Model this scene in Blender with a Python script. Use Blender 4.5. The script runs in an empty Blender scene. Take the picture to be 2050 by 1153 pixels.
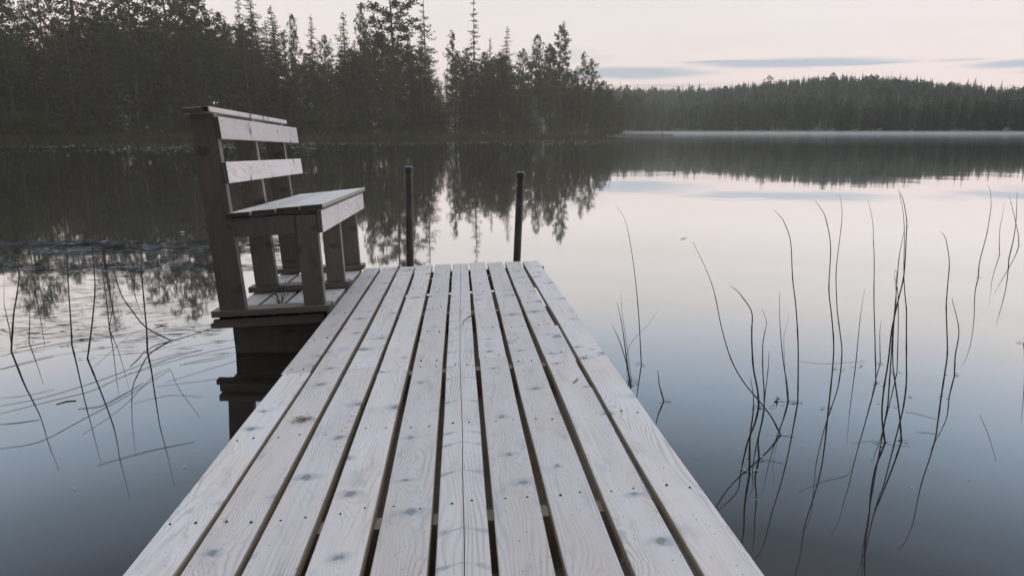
import bpy, bmesh, math, random
import numpy as np
from mathutils import Matrix, Vector, noise as mnoise

S = bpy.context.scene
COL = S.collection
PI = math.pi

# ------------------------------------------------------------------ camera
CAM_H = 1.11
cd = bpy.data.cameras.new('camera')
cam = bpy.data.objects.new('camera', cd)
COL.objects.link(cam)
cam.location = (0, 0, CAM_H)
cam.rotation_euler = (PI / 2 - math.atan((576.5 - 262) / 1400), 0, 0)
cd.sensor_width = 36
cd.lens = 1400 / 2050 * 36
cd.clip_start = 0.05
cd.clip_end = 6000
S.camera = cam

# ------------------------------------------------------------------ sky
SUN_AZ = math.radians(-46)      # compass direction of the afterglow, seen from the dock (0 = +Y, + = right)
SUN_EL = math.radians(3.0)
w = bpy.data.worlds.new('World')
S.world = w
w.use_nodes = True
nt = w.node_tree
nt.nodes.clear()

class G:
    """tiny node graph helper"""
    def __init__(s, nt): s.nt = nt
    def n(s, typ, **kw):
        nd = s.nt.nodes.new(typ)
        for k, v in kw.items(): setattr(nd, k, v)
        return nd
    def put(s, sock, v):
        if hasattr(v, 'is_output'): s.nt.links.new(v, sock)
        elif v is not None: sock.default_value = v
    def m(s, op, a, b=None, c=None, clamp=False):
        nd = s.n('ShaderNodeMath', operation=op, use_clamp=clamp)
        for i, v in enumerate((a, b, c)): s.put(nd.inputs[i], v)
        return nd.outputs[0]
    def mix(s, f, a, b, blend='MIX'):
        nd = s.n('ShaderNodeMix', data_type='RGBA', blend_type=blend)
        s.put(nd.inputs[0], f); s.put(nd.inputs[6], col4(a)); s.put(nd.inputs[7], col4(b))
        return nd.outputs[2]
    def ramp(s, f, stops, interp='LINEAR'):
        nd = s.n('ShaderNodeValToRGB')
        cr = nd.color_ramp; cr.interpolation = interp
        while len(cr.elements) < len(stops): cr.elements.new(0.5)
        for e, (p, c) in zip(cr.elements, stops):
            e.position = p; e.color = col4(c) if not isinstance(c, (int, float)) else (c, c, c, 1)
        s.put(nd.inputs[0], f)
        return nd.outputs[0]
    def smooth(s, x, a, b):
        nd = s.n('ShaderNodeMapRange', interpolation_type='SMOOTHSTEP')
        s.put(nd.inputs[0], x); nd.inputs[1].default_value = a; nd.inputs[2].default_value = b
        return nd.outputs[0]
    def noise(s, vec, scale, detail=3, rough=.55, dim='3D', dist=0):
        nd = s.n('ShaderNodeTexNoise', noise_dimensions=dim)
        s.put(nd.inputs['Vector'], vec)
        nd.inputs['Scale'].default_value = scale; nd.inputs['Detail'].default_value = detail
        nd.inputs['Roughness'].default_value = rough; nd.inputs['Distortion'].default_value = dist
        return nd.outputs[0]
    def xyz(s, x, y, z=0.0):
        nd = s.n('ShaderNodeCombineXYZ')
        for i, v in enumerate((x, y, z)): s.put(nd.inputs[i], v)
        return nd.outputs[0]
    def sep(s, v):
        nd = s.n('ShaderNodeSeparateXYZ'); s.put(nd.inputs[0], v)
        return nd.outputs

def col4(c):
    if hasattr(c, 'is_output') or c is None: return c
    return tuple(c) + (1,) if len(c) == 3 else c

g = G(nt)
tc = g.n('ShaderNodeTexCoord')
dx, dy, dz = g.sep(tc.outputs['Generated'])
el = g.m('ARCSINE', dz)                              # elevation, radians
az = g.m('ARCTAN2', dx, dy)                          # azimuth, 0 = ahead, + = right
el_n = g.m('MULTIPLY', g.m('MAXIMUM', el, 0.0), 2 / PI)
# thin even veil of high cloud at dusk, colour by elevation (0..1 = horizon..zenith)
veil = g.ramp(el_n, [(0.0, (.99, .75, .70)), (.018, (.97, .785, .75)), (.05, (.915, .80, .775)), (.11, (.85, .80, .79)),
                     (.15, (1.07, 1.02, 1.02)), (.235, (1.05, 1.34, 1.66)), (.31, (1.02, 1.34, 1.70)), (.42, (1.15, 1.28, 1.46)), (.60, (1.42, 1.51, 1.66)), (1.0, (1.52, 1.60, 1.74))])
# the glow fades smoothly with the angle from where the sun went down
dot = g.m('ADD', g.m('MULTIPLY', dx, math.sin(math.radians(12))), g.m('MULTIPLY', dy, math.cos(math.radians(12))))
fade = g.smooth(dot, -.60, .36)
veil = g.mix(fade, g.mix(1.0, veil, (.20, .19, .185), 'MULTIPLY'), veil)
# low streaks of grey blue cloud near the horizon
cvec = g.xyz(g.m('MULTIPLY', az, 7.0), g.m('MULTIPLY', el, 75.0), 0.0)
cn = g.noise(cvec, 1.0, 5, .6, dist=.4)
cloud = None
def streak(a0, wa, e0, we, k=1.0):
    global cloud
    da = g.m('DIVIDE', g.m('SUBTRACT', az, math.radians(a0)), math.radians(wa))
    e_ = g.m('SUBTRACT', el, math.radians(e0))
    de = g.m('DIVIDE', e_, math.radians(we))
    q = g.m('ADD', g.m('MULTIPLY', da, da), g.m('MULTIPLY', de, de))
    b = g.m('MULTIPLY', g.m('EXPONENT', g.m('MULTIPLY', q, -1.0)), k)
    cloud = b if cloud is None else g.m('MAXIMUM', cloud, b)
streak(20.5, 8.0, 4.83, .36, 1.0); streak(16.0, 5.0, 5.03, .16, .9); streak(24.5, 5.0, 4.63, .18, .9)
streak(9.5, 6.5, 4.35, .55, 1.0); streak(4.0, 6.0, 5.58, .7, .5); streak(12.0, 6.0, 3.38, .25, .6)
streak(35.5, 4.0, 4.18, .36, .9); streak(31.5, 2.5, 4.58, .16, .6); streak(38.0, 5.0, 3.68, .25, .7)
streak(-12.0, 8.0, 6.28, .5, .35); streak(-62.0, 14.0, 6.0, .6, .6); streak(70.0, 18.0, 6.5, .7, .8)
cm = g.smooth(g.m('ADD', g.m('MULTIPLY', cloud, 1.1), g.m('MULTIPLY', g.m('SUBTRACT', cn, .5), 1.1)), .22, .95)
faint = g.m('MULTIPLY', g.smooth(g.noise(g.xyz(g.m('MULTIPLY', az, 3.0), g.m('MULTIPLY', el, 22.0), 3.0), 1.0, 4, .55), .5, .75), .12)
cm = g.m('MAXIMUM', cm, faint)
veil = g.mix(g.m('MULTIPLY', cm, .84), veil, (.42, .50, .60))
sky = g.n('ShaderNodeTexSky', sky_type='NISHITA', sun_disc=False)
sky.sun_elevation = SUN_EL
sky.sun_rotation = SUN_AZ
sky.air_density = 1.2
sky.dust_density = 1.0
bg1 = g.n('ShaderNodeBackground'); g.put(bg1.inputs[0], veil); bg1.inputs[1].default_value = 1.0
bg2 = g.n('ShaderNodeBackground'); g.put(bg2.inputs[0], sky.outputs[0]); bg2.inputs[1].default_value = 0.012
ad = g.n('ShaderNodeAddShader')
nt.links.new(bg1.outputs[0], ad.inputs[0]); nt.links.new(bg2.outputs[0], ad.inputs[1])
wo = g.n('ShaderNodeOutputWorld'); nt.links.new(ad.outputs[0], wo.inputs[0])

# faint last light of the sun, low behind the forest on the left
sl = bpy.data.lights.new('sun', 'SUN'); sl.energy = 0.25; sl.angle = math.radians(12); sl.color = (1, .72, .5)
so = bpy.data.objects.new('sun', sl); COL.objects.link(so)
sd = Vector((math.sin(SUN_AZ) * math.cos(SUN_EL), math.cos(SUN_AZ) * math.cos(SUN_EL), math.sin(SUN_EL)))
so.rotation_euler = sd.to_track_quat('Z', 'Y').to_euler()
so.location = sd * 60

S.view_settings.view_transform = 'Standard'
S.view_settings.look = 'None'
S.view_settings.exposure = 0.07
S.view_settings.gamma = 1
S.view_settings.use_curve_mapping = False
S.render.engine = 'CYCLES'
S.cycles.use_denoising = True
S.cycles.max_bounces = 8
S.cycles.diffuse_bounces = 3
S.cycles.glossy_bounces = 4
S.cycles.volume_bounces = 0
S.cycles.transparent_max_bounces = 8

# ------------------------------------------------------------------ helpers
def tag(o, label=None, cat=None, group=None, kind=None):
    if label: o['label'] = label
    if cat: o['category'] = cat
    if group: o['group'] = group
    if kind: o['kind'] = kind
    return o
def empty(name, loc=(0, 0, 0), rz=0.0, parent=None):
    o = bpy.data.objects.new(name, None); COL.objects.link(o)
    o.location = loc; o.rotation_euler = (0, 0, rz); o.empty_display_size = .2
    if parent: o.parent = parent
    return o
def link(name, me, parent=None, loc=None):
    o = bpy.data.objects.new(name, me); COL.objects.link(o)
    if parent: o.parent = parent
    if loc is not None: o.location = loc
    return o
def mesh_np(name, V, F, mat, smooth=False):
    """V (n,3), F (m,3 or 4) arrays to a mesh, fast"""
    V = np.asarray(V, np.float32); F = np.asarray(F, np.int32)
    me = bpy.data.meshes.new(name)
    k = F.shape[1]
    me.vertices.add(len(V)); me.vertices.foreach_set('co', V.ravel())
    me.loops.add(F.size); me.loops.foreach_set('vertex_index', F.ravel())
    me.polygons.add(len(F)); me.polygons.foreach_set('loop_start', np.arange(0, F.size, k, dtype=np.int32))
    me.update(calc_edges=True); me.validate()
    if smooth: me.polygons.foreach_set('use_smooth', np.ones(len(F), bool))
    if mat: me.materials.append(mat)
    return me
def box_bm(bm, x0, x1, y0, y1, z0, z1):
    vs = [bm.verts.new(c) for c in ((x0, y0, z0), (x1, y0, z0), (x1, y1, z0), (x0, y1, z0), (x0, y0, z1), (x1, y0, z1), (x1, y1, z1), (x0, y1, z1))]
    for f in ((0, 3, 2, 1), (4, 5, 6, 7), (0, 1, 5, 4), (1, 2, 6, 5), (2, 3, 7, 6), (3, 0, 4, 7)): bm.faces.new([vs[i] for i in f])
    return vs
def bm_mesh(name, bm, mat, bevel=0.0, seg=2, smooth=False):
    if bevel: bmesh.ops.bevel(bm, geom=bm.edges[:], offset=bevel, segments=seg, affect='EDGES', profile=.6)
    bmesh.ops.recalc_face_normals(bm, faces=bm.faces[:])
    me = bpy.data.meshes.new(name); bm.to_mesh(me); bm.free()
    if smooth: me.polygons.foreach_set('use_smooth', np.ones(len(me.polygons), bool))
    me.materials.append(mat)
    return me
def tube(pts, radii, n=6, cap=True):
    """tube along points -> V,F(tris)"""
    pts = [Vector(p) for p in pts]; V = []; F = []
    for i, p in enumerate(pts):
        t = (pts[min(i + 1, len(pts) - 1)] - pts[max(i - 1, 0)]).normalized()
        a = t.cross(Vector((0.3, .9, .2))).normalized(); b = t.cross(a)
        for k in range(n):
            c = 2 * PI * k / n
            V.append(p + a * math.cos(c) * radii[i] + b * math.sin(c) * radii[i])
    for i in range(len(pts) - 1):
        for k in range(n):
            a0 = i * n + k; a1 = i * n + (k + 1) % n
            F += [(a0, a1, a1 + n), (a0, a1 + n, a0 + n)]
    if cap:
        V.append(pts[-1]); e = len(V) - 1; b0 = (len(pts) - 1) * n
        for k in range(n): F.append((b0 + k, b0 + (k + 1) % n, e))
    return [tuple(v) for v in V], F
class Soup:
    def __init__(s): s.V = []; s.F = []; s.n = 0
    def add(s, V, F):
        V = np.asarray(V, float).reshape(-1, 3); F = np.asarray(F, int)
        s.V.append(V); s.F.append(F + s.n); s.n += len(V)
    def mesh(s, name, mat, smooth=False): return mesh_np(name, np.concatenate(s.V), np.concatenate(s.F), mat, smooth)

def new_mat(name):
    m = bpy.data.materials.new(name); m.use_nodes = True
    m.node_tree.nodes.clear()
    return m, G(m.node_tree)
def finish(m, g, color, rough=.7, spec=.3, bump=None, bump_k=.2, bump_d=.001, metal=0.0):
    b = g.n('ShaderNodeBsdfPrincipled')
    g.put(b.inputs['Base Color'], col4(color)); g.put(b.inputs['Roughness'], rough)
    b.inputs['Specular IOR Level'].default_value = spec; b.inputs['Metallic'].default_value = metal
    if bump is not None:
        bn = g.n('ShaderNodeBump'); bn.inputs['Strength'].default_value = bump_k; bn.inputs['Distance'].default_value = bump_d
        g.put(bn.inputs['Height'], bump); g.nt.links.new(bn.outputs[0], b.inputs['Normal'])
    o = g.n('ShaderNodeOutputMaterial'); g.nt.links.new(b.outputs[0], o.inputs[0])
    return m

# ------------------------------------------------------------------ materials
def wood_mat(name, pale, warm, side, knot=(.13, .145, .155), halo=(.285, .30, .315), along='y', tone=1.0, chevron=False, knots=1.0, grain=1.0):
    """weathered pine: lengthwise grain that flows round knots, silvered on the faces, tan on the edges"""
    m, g = new_mat(name)
    tc = g.n('ShaderNodeTexCoord'); oi = g.n('ShaderNodeObjectInfo')
    X, Y, Z = g.sep(tc.outputs['Object'])
    if along == 'x': X, Y = Y, X
    if along == 'z': X, Y, Z = X, Z, Y
    rnd = oi.outputs['Random']
    rx = g.m('MULTIPLY', rnd, 37.0); ry = g.m('MULTIPLY', rnd, 113.0)
    x = g.m('ADD', g.m('ADD', X, g.m('MULTIPLY', Z, .6)), 0.0)
    # knots
    kx = g.m('ADD', g.m('MULTIPLY', x, 7.5), rx); ky = g.m('ADD', g.m('MULTIPLY', Y, 4.2), ry)
    vo = g.n('ShaderNodeTexVoronoi', voronoi_dimensions='2D', feature='F1')
    wob = g.noise(g.xyz(g.m('MULTIPLY', x, 40), g.m('MULTIPLY', Y, 40), rx), 1.0, 2)
    wob = g.m('MULTIPLY', g.m('SUBTRACT', wob, .5), .16)
    g.put(vo.inputs['Vector'], g.xyz(g.m('ADD', kx, wob), g.m('ADD', ky, wob), 0.0)); vo.inputs['Scale'].default_value = 1.0
    cr, cg_, cb = g.sep(vo.outputs['Color'])
    have = g.m('GREATER_THAN', cr, 1 - .78 * knots)
    qx, qy, qz = g.sep(vo.outputs['Position'])
    ex = g.m('DIVIDE', g.m('SUBTRACT', g.m('ADD', kx, wob), qx), 7.5); ey = g.m('DIVIDE', g.m('SUBTRACT', g.m('ADD', ky, wob), qy), 4.2)
    rad = g.m('MULTIPLY_ADD', g.m('POWER', cg_, 1.8), .0140, .0062)
    def ell(sx, sy):
        a = g.m('DIVIDE', ex, sx); b = g.m('DIVIDE', ey, sy)
        return g.m('DIVIDE', g.m('SQRT', g.m('ADD', g.m('MULTIPLY', a, a), g.m('MULTIPLY', b, b))), rad)
    dn = ell(1.05, g.m('MULTIPLY_ADD', cb, .4, .85))
    core = g.m('MULTIPLY', g.m('SUBTRACT', 1.0, g.smooth(dn, .6, 1.3)), have)
    hal = g.m('MULTIPLY', g.m('SUBTRACT', 1.0, g.smooth(ell(g.m('MULTIPLY_ADD', cb, 1.4, 1.2), 1.05), .5, 2.3)), have)
    dn2 = ell(1.0, 2.6)
    pull = g.m('MULTIPLY', g.m('EXPONENT', g.m('MULTIPLY', dn2, -.42)), have)
    krings = g.m('MULTIPLY_ADD', g.m('SINE', g.m('MULTIPLY', dn, 13.0)), .5, .5)
    # grain
    low = g.noise(g.xyz(g.m('ADD', g.m('MULTIPLY', x, 9.0), rx), g.m('MULTIPLY', Y, 1.1), ry), 1.0, 2, .5)
    ph = g.m('ADD', g.m('MULTIPLY', x, 620.0), g.m('MULTIPLY', low, 95.0))
    ph = g.m('ADD', ph, g.m('MULTIPLY', pull, 46.0))
    line = g.m('MULTIPLY_ADD', g.m('SINE', ph), .5, .5)
    line = g.m('POWER', line, 2.5)
    fine = g.noise(g.xyz(g.m('ADD', g.m('MULTIPLY', x, 520.0), rx), g.m('MULTIPLY', Y, 9.0), 0.0), 1.0, 3, .6)
    amp = g.smooth(g.noise(g.xyz(g.m('ADD', g.m('MULTIPLY', x, 14.0), ry), g.m('MULTIPLY', Y, 2.3), 4.0), 1.0, 2), .35, .7)
    blot = g.noise(g.xyz(g.m('ADD', g.m('MULTIPLY', x, 9.0), ry), g.m('ADD', g.m('MULTIPLY', Y, 2.6), rx), 1.0), 1.0, 4, .6)
    base = g.mix(g.smooth(blot, .33, .68), pale, warm)
    tonek = g.m('MULTIPLY_ADD', rnd, .27, .86 * tone)
    base = g.mix(1.0, base, g.xyz(tonek, tonek, tonek), 'MULTIPLY')
    dark = g.mix(1.0, base, (.60, .61, .63), 'MULTIPLY')
    c = g.mix(g.m('MULTIPLY', line, g.m('MULTIPLY_ADD', amp, .62 * grain, .10)), base, dark)
    c = g.mix(g.m('MULTIPLY', g.smooth(fine, .50, .78), .45 * grain), c, dark)
    c = g.mix(g.m('MULTIPLY', hal, .70), c, halo)
    c = g.mix(g.m('MULTIPLY', core, .88), c, g.mix(g.m('MULTIPLY', krings, .75), knot, (.27, .245, .235)))
    stain = g.noise(g.xyz(g.m('ADD', g.m('MULTIPLY', x, 16.0), rx), g.m('ADD', g.m('MULTIPLY', Y, 5.0), ry), 7.0), 1.0, 5, .65)
    c = g.mix(g.m('MULTIPLY', g.smooth(stain, .52, .72), .55), c, g.mix(1.0, c, (.60, .64, .69), 'MULTIPLY'))
    streak_ = g.noise(g.xyz(g.m('ADD', g.m('MULTIPLY', x, 70.0), ry), g.m('MULTIPLY', Y, .9), 2.0), 1.0, 3, .6)
    c = g.mix(g.m('MULTIPLY', g.smooth(streak_, .55, .72), .30), c, g.mix(1.0, c, (.68, .68, .70), 'MULTIPLY'))
    crk = g.noise(g.xyz(g.m('ADD', g.m('MULTIPLY', x, 150.0), rx), g.m('ADD', g.m('MULTIPLY', Y, 1.6), ry), 5.0), 1.0, 2, .5)
    crk = g.smooth(crk, .735, .77)
    c = g.mix(g.m('MULTIPLY', crk, .6), c, (.16, .15, .145))
    # thin cross checks and specks
    sp = g.n('ShaderNodeTexVoronoi', voronoi_dimensions='2D'); g.put(sp.inputs['Vector'], g.xyz(g.m('ADD', g.m('MULTIPLY', x, 55), rx), g.m('ADD', g.m('MULTIPLY', Y, 30), ry), 0.0)); sp.inputs['Scale'].default_value = 1
    spk = g.m('MULTIPLY', g.m('LESS_THAN', sp.outputs['Distance'], .09), g.m('GREATER_THAN', g.sep(sp.outputs['Color'])[0], .86))
    c = g.mix(g.m('MULTIPLY', spk, .6), c, (.16, .15, .14))
    if chevron:     # spike knots that run out from the heart of the board in pairs
        ax = g.m('ABSOLUTE', X)
        yy = g.m('ADD', Y, g.m('MULTIPLY', ax, g.m('MULTIPLY_ADD', g.noise(g.xyz(0.0, g.m('MULTIPLY', Y, 2.0), 0.0), 1.0, 1), .8, .1)))
        v1 = g.n('ShaderNodeTexVoronoi', voronoi_dimensions='1D'); g.put(v1.inputs['W'], g.m('MULTIPLY', yy, 5.6)); v1.inputs['Scale'].default_value = 1; v1.inputs['Randomness'].default_value = .7
        wv = g.m('MULTIPLY_ADD', g.smooth(g.m('ADD', ax, 0.0), .004, .05), .045, .012)
        keep = g.m('SUBTRACT', 1.0, g.smooth(ax, .038, .056))
        rag = g.noise(g.xyz(g.m('MULTIPLY', X, 60), g.m('MULTIPLY', Y, 25), 0.0), 1.0, 3)
        hit = g.m('MULTIPLY', g.m('SUBTRACT', 1.0, g.smooth(g.m('DIVIDE', v1.outputs['Distance'], wv), .5, 1.4)), g.smooth(rag, .28, .55))
        sidek = g.m('MULTIPLY_ADD', g.smooth(X, .0, .01), -.35, 1.0)
        c = g.mix(g.m('MULTIPLY', g.m('MULTIPLY', hit, sidek), .75), c, (.20, .23, .255))
    nz = g.m('ABSOLUTE', g.sep(tc.outputs['Normal'])[2])
    c = g.mix(g.smooth(nz, .35, .8), g.mix(.5, g.mix(1.0, c, (.8, .72, .6), 'MULTIPLY'), side), c) if side else c
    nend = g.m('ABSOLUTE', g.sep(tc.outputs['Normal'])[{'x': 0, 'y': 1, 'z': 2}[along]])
    c = g.mix(g.smooth(nend, .6, .9), c, g.mix(1.0, c, (.25, .25, .245), 'MULTIPLY'))      # weathered end grain, darkened further to put shade on the board ends
    h = g.m('ADD', g.m('ADD', g.m('MULTIPLY', line, -.6), g.m('MULTIPLY', fine, -.8)), g.m('MULTIPLY', crk, -2.0))
    return finish(m, g, c, .62, .28, h, .35, .0008)

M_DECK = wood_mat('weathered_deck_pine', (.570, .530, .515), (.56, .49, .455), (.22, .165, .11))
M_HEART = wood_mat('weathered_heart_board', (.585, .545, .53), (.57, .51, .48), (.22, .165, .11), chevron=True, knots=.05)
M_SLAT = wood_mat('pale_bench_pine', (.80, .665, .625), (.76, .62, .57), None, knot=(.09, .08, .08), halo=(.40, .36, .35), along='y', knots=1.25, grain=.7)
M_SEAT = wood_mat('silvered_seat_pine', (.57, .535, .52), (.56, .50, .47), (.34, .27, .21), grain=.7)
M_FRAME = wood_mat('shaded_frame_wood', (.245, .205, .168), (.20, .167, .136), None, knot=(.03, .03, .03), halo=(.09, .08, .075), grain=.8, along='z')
M_BASE = wood_mat('dark_beam_wood', (.26, .22, .185), (.21, .18, .15), None, knot=(.03, .03, .03), halo=(.08, .075, .07), along='x')  # darker brown wood for beams and base boards

def simple(name, a, b, scale, rough=.8, spec=.2, stretch=(1, 1, 1), detail=4, coord='Object', bump=0):
    m, g = new_mat(name)
    tc = g.n('ShaderNodeTexCoord'); mp = g.n('ShaderNodeMapping'); mp.inputs['Scale'].default_value = stretch
    g.nt.links.new(tc.outputs[coord], mp.inputs[0])
    nz = g.noise(mp.outputs[0], scale, detail)
    return finish(m, g, g.mix(g.smooth(nz, .35, .65), a, b), rough, spec, nz if bump else None, bump, .01)
def leaf_mat(name, a, b, trans=.25, scale=.8):
    m, g = new_mat(name)
    tc = g.n('ShaderNodeTexCoord'); oi = g.n('ShaderNodeObjectInfo')
    nz = g.noise(tc.outputs['Object'], scale, 3)
    c = g.mix(g.smooth(nz, .35, .65), a, b)
    k = g.m('MULTIPLY_ADD', oi.outputs['Random'], .5, .75)
    c = g.mix(1.0, c, g.xyz(k, k, k), 'MULTIPLY')
    df = g.n('ShaderNodeBsdfDiffuse'); g.put(df.inputs[0], c)
    tr = g.n('ShaderNodeBsdfTranslucent'); g.put(tr.inputs[0], c)
    mx = g.n('ShaderNodeMixShader'); mx.inputs[0].default_value = trans
    g.nt.links.new(df.outputs[0], mx.inputs[1]); g.nt.links.new(tr.outputs[0], mx.inputs[2])
    o = g.n('ShaderNodeOutputMaterial'); g.nt.links.new(mx.outputs[0], o.inputs[0])
    return m
M_SPRUCE = leaf_mat('spruce_needles', (.050, .047, .032), (.068, .062, .040), .3)
M_PINE = leaf_mat('pine_needles', (.058, .054, .036), (.078, .070, .044), .3)
M_BIRCH = leaf_mat('birch_leaves', (.062, .064, .034), (.088, .088, .044), .4)
M_FAR = leaf_mat('far_wood_foliage', (.036, .048, .026), (.074, .096, .040), .15, .11)
M_UNDER = simple('timber_cladding', (.36, .29, .22), (.44, .36, .28), 12, stretch=(6, .6, 1))
M_BARK = simple('conifer_bark', (.09, .07, .055), (.14, .11, .085), 6, stretch=(1, 1, .2))
M_BIRCHBARK = simple('birch_bark', (.15, .142, .13), (.055, .05, .047), 1.3, stretch=(1, 1, 2.5))
M_GROUND = simple('forest_floor', (.045, .042, .025), (.085, .075, .042), .35)
M_SEDGE = simple('shore_sedge', (.072, .068, .036), (.115, .098, .055), .3)
def reed_mat():
    m, g = new_mat('reed_stem')
    tc = g.n('ShaderNodeTexCoord'); oi = g.n('ShaderNodeObjectInfo'); X, Y, Z = g.sep(tc.outputs['Object'])
    nz = g.noise(tc.outputs['Object'], 14, 4)
    green = g.mix(g.smooth(nz, .35, .65), (.070, .070, .036), (.120, .110, .058))
    straw = g.mix(g.smooth(nz, .35, .65), (.115, .085, .052), (.22, .17, .11))
    c = g.mix(g.smooth(g.m('ADD', oi.outputs['Random'], g.m('MULTIPLY', Z, .9)), .45, 1.25), green, straw)
    c = g.mix(g.smooth(g.m('ADD', Z, g.m('MULTIPLY', nz, .05)), .09, .02), c, (.030, .026, .020))
    return finish(m, g, c, .5, .35)
M_REED = reed_mat()
M_FLOAT = simple('floating_stalk', (.05, .046, .038), (.11, .104, .088), 5, rough=.35, spec=.6)
M_MAT = simple('floating_reed_litter', (.22, .23, .24), (.62, .65, .68), 3, rough=.4, spec=.6)
M_PAD = simple('lily_pad_leaf', (.08, .095, .085), (.17, .19, .185), 1.5, rough=.35, spec=.6)
M_METAL = simple('painted_steel_pipe', (.060, .047, .040), (.095, .074, .062), 14, rough=.42, spec=.5)
M_CAP = simple('plastic_pipe_cap', (.035, .04, .045), (.05, .055, .06), 10, rough=.35, spec=.5)
M_SCREW = simple('rusty_screw_head', (.03, .027, .026), (.05, .045, .042), 200, rough=.6)
M_PETAL = simple('white_petal', (.75, .73, .68), (.8, .78, .74), 20)
M_LITTER = simple('dry_leaf', (.20, .11, .06), (.28, .17, .10), 30)

# water: a still lake, mirror at grazing angles, dark peaty body looking down into it
def water_mat():
    m, g = new_mat('lake_water')
    ge = g.n('ShaderNodeNewGeometry'); P = ge.outputs['Position']
    px, py, pz = g.sep(P)
    n1 = g.noise(g.xyz(g.m('MULTIPLY', px, 1.0), g.m('MULTIPLY', py, 1.0), 0.0), 2.2, 2, .5)
    n2 = g.noise(P, .35, 2, .5)
    n3 = g.noise(P, .05, 3, .6)
    calm = g.m('MULTIPLY_ADD', g.smooth(n3, .4, .65), .7, .3)
    h = g.m('ADD', g.m('MULTIPLY', g.m('MULTIPLY', n1, calm), .0010), g.m('MULTIPLY', n2, .0045))
    bn = g.n('ShaderNodeBump'); bn.inputs['Strength'].default_value = 1.0; bn.inputs['Distance'].default_value = 1.0
    g.put(bn.inputs['Height'], h)
    vd = g.n('ShaderNodeVectorMath', operation='DOT_PRODUCT'); g.nt.links.new(ge.outputs['Incoming'], vd.inputs[0]); g.nt.links.new(ge.outputs['Normal'], vd.inputs[1])
    fac = g.ramp(g.m('ABSOLUTE', vd.outputs['Value']), [(0, 1.0), (.12, .99), (.18, .82), (.235, .57), (.30, .36), (.367, .205), (.43, .105), (.50, .046), (.6, .026), (1, .012)])
    gl = g.n('ShaderNodeBsdfGlossy'); gl.inputs['Roughness'].default_value = .03; gl.inputs['Color'].default_value = (.97, .97, .97, 1)
    g.nt.links.new(bn.outputs[0], gl.inputs['Normal'])
    df = g.n('ShaderNodeBsdfDiffuse'); df.inputs['Color'].default_value = (.022, .0165, .0145, 1)
    mx = g.n('ShaderNodeMixShader')
    g.nt.links.new(fac, mx.inputs[0]); g.nt.links.new(df.outputs[0], mx.inputs[1]); g.nt.links.new(gl.outputs[0], mx.inputs[2])
    o = g.n('ShaderNodeOutputMaterial'); g.nt.links.new(mx.outputs[0], o.inputs[0])
    return m
M_WATER = water_mat()

# ------------------------------------------------------------------ terrain
AZK = [-180, -150, -125, -100, -70, -50, -36, -15, 0, 5, 7.2, 8.2, 9.0, 11, 15, 30, 45, 70, 95, 120, 150, 180]
RSH = [3.2, 3.6, 9, 35, 58, 66, 97, 98, 113, 124, 134, 150, 300, 385, 390, 395, 400, 330, 150, 30, 5, 3.2]
RGAZ = [-180, -60, -36, 0, 3, 7, 9, 12, 15, 18, 20, 24, 26, 27.6, 31, 35, 41, 60, 180]
RGH = [v - 10.0 for v in (25, 30, 36, 42, 44, 45.5, 45.5, 44, 44, 48.5, 51, 54, 53, 51.5, 44.5, 37, 31, 28, 25)]
def wrap(a): return (a + 180) % 360 - 180
def shore(a): return np.interp(a, AZK, RSH)
def ground_z(a, r):
    """height of the ground at azimuth a (degrees), range r"""
    rs = shore(a); q = r - rs
    bank = np.where(q < 0, np.maximum(-1.6, q * .12), np.minimum(q * .10, .55) + np.clip(q - 8, 0, 60) * .03)
    hill = np.clip((r - 430) / (890 - 430), 0, 1); hill = hill * hill * (3 - 2 * hill)
    hill = np.where(r > 890, 1 - np.clip((r - 890) / 900, 0, 1) * .5, hill)
    k = np.clip((r - 420) / 200, 0, 1)
    return bank * (1 - k) + (2 + np.interp(a, RGAZ, RGH) * hill) * k
NA, NR = 300, 120
av = np.concatenate([np.linspace(-180, -40, 60, endpoint=False), np.linspace(-40, 45, 180, endpoint=False), np.linspace(45, 180, 61)])[:-1]
rv = np.concatenate([[0.5], np.geomspace(2.5, 60, 30), np.linspace(64, 180, 36), np.geomspace(190, 1350, 54)])
A, Rr = np.meshgrid(av, rv, indexing='ij')
Zg = ground_z(A, Rr)
Vg = np.stack([Rr * np.sin(np.radians(A)), Rr * np.cos(np.radians(A)), Zg], -1)
na, nr = A.shape
idx = np.arange(na * nr).reshape(na, nr)
nx = np.roll(idx, -1, 0)
Fg = np.stack([idx[:, :-1], nx[:, :-1], nx[:, 1:], idx[:, 1:]], -1).reshape(-1, 4)[:, ::-1]
tag(link('ground', mesh_np('ground', Vg.reshape(-1, 3), Fg, M_GROUND, True)), kind='structure')

wr = np.array([0.0, 6, 40, 150, 500, 1000]); wa = np.radians(np.arange(0, 360, 7.5))
Vw = [(0, 0, 0)] + [(r * math.sin(a), r * math.cos(a), 0) for r in wr[1:] for a in wa]
k = len(wa); Fw = []
for j in range(k): Fw.append((0, 1 + (j + 1) % k, 1 + j))
Fq = []
for i in range(len(wr) - 2):
    for j in range(k):
        a0 = 1 + i * k + j; a1 = 1 + i * k + (j + 1) % k
        Fw += [(a0, a1, a1 + k), (a0, a1 + k, a0 + k)]
tag(link('lake_water', mesh_np('lake_water', Vw, Fw, M_WATER)), kind='structure')

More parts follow.
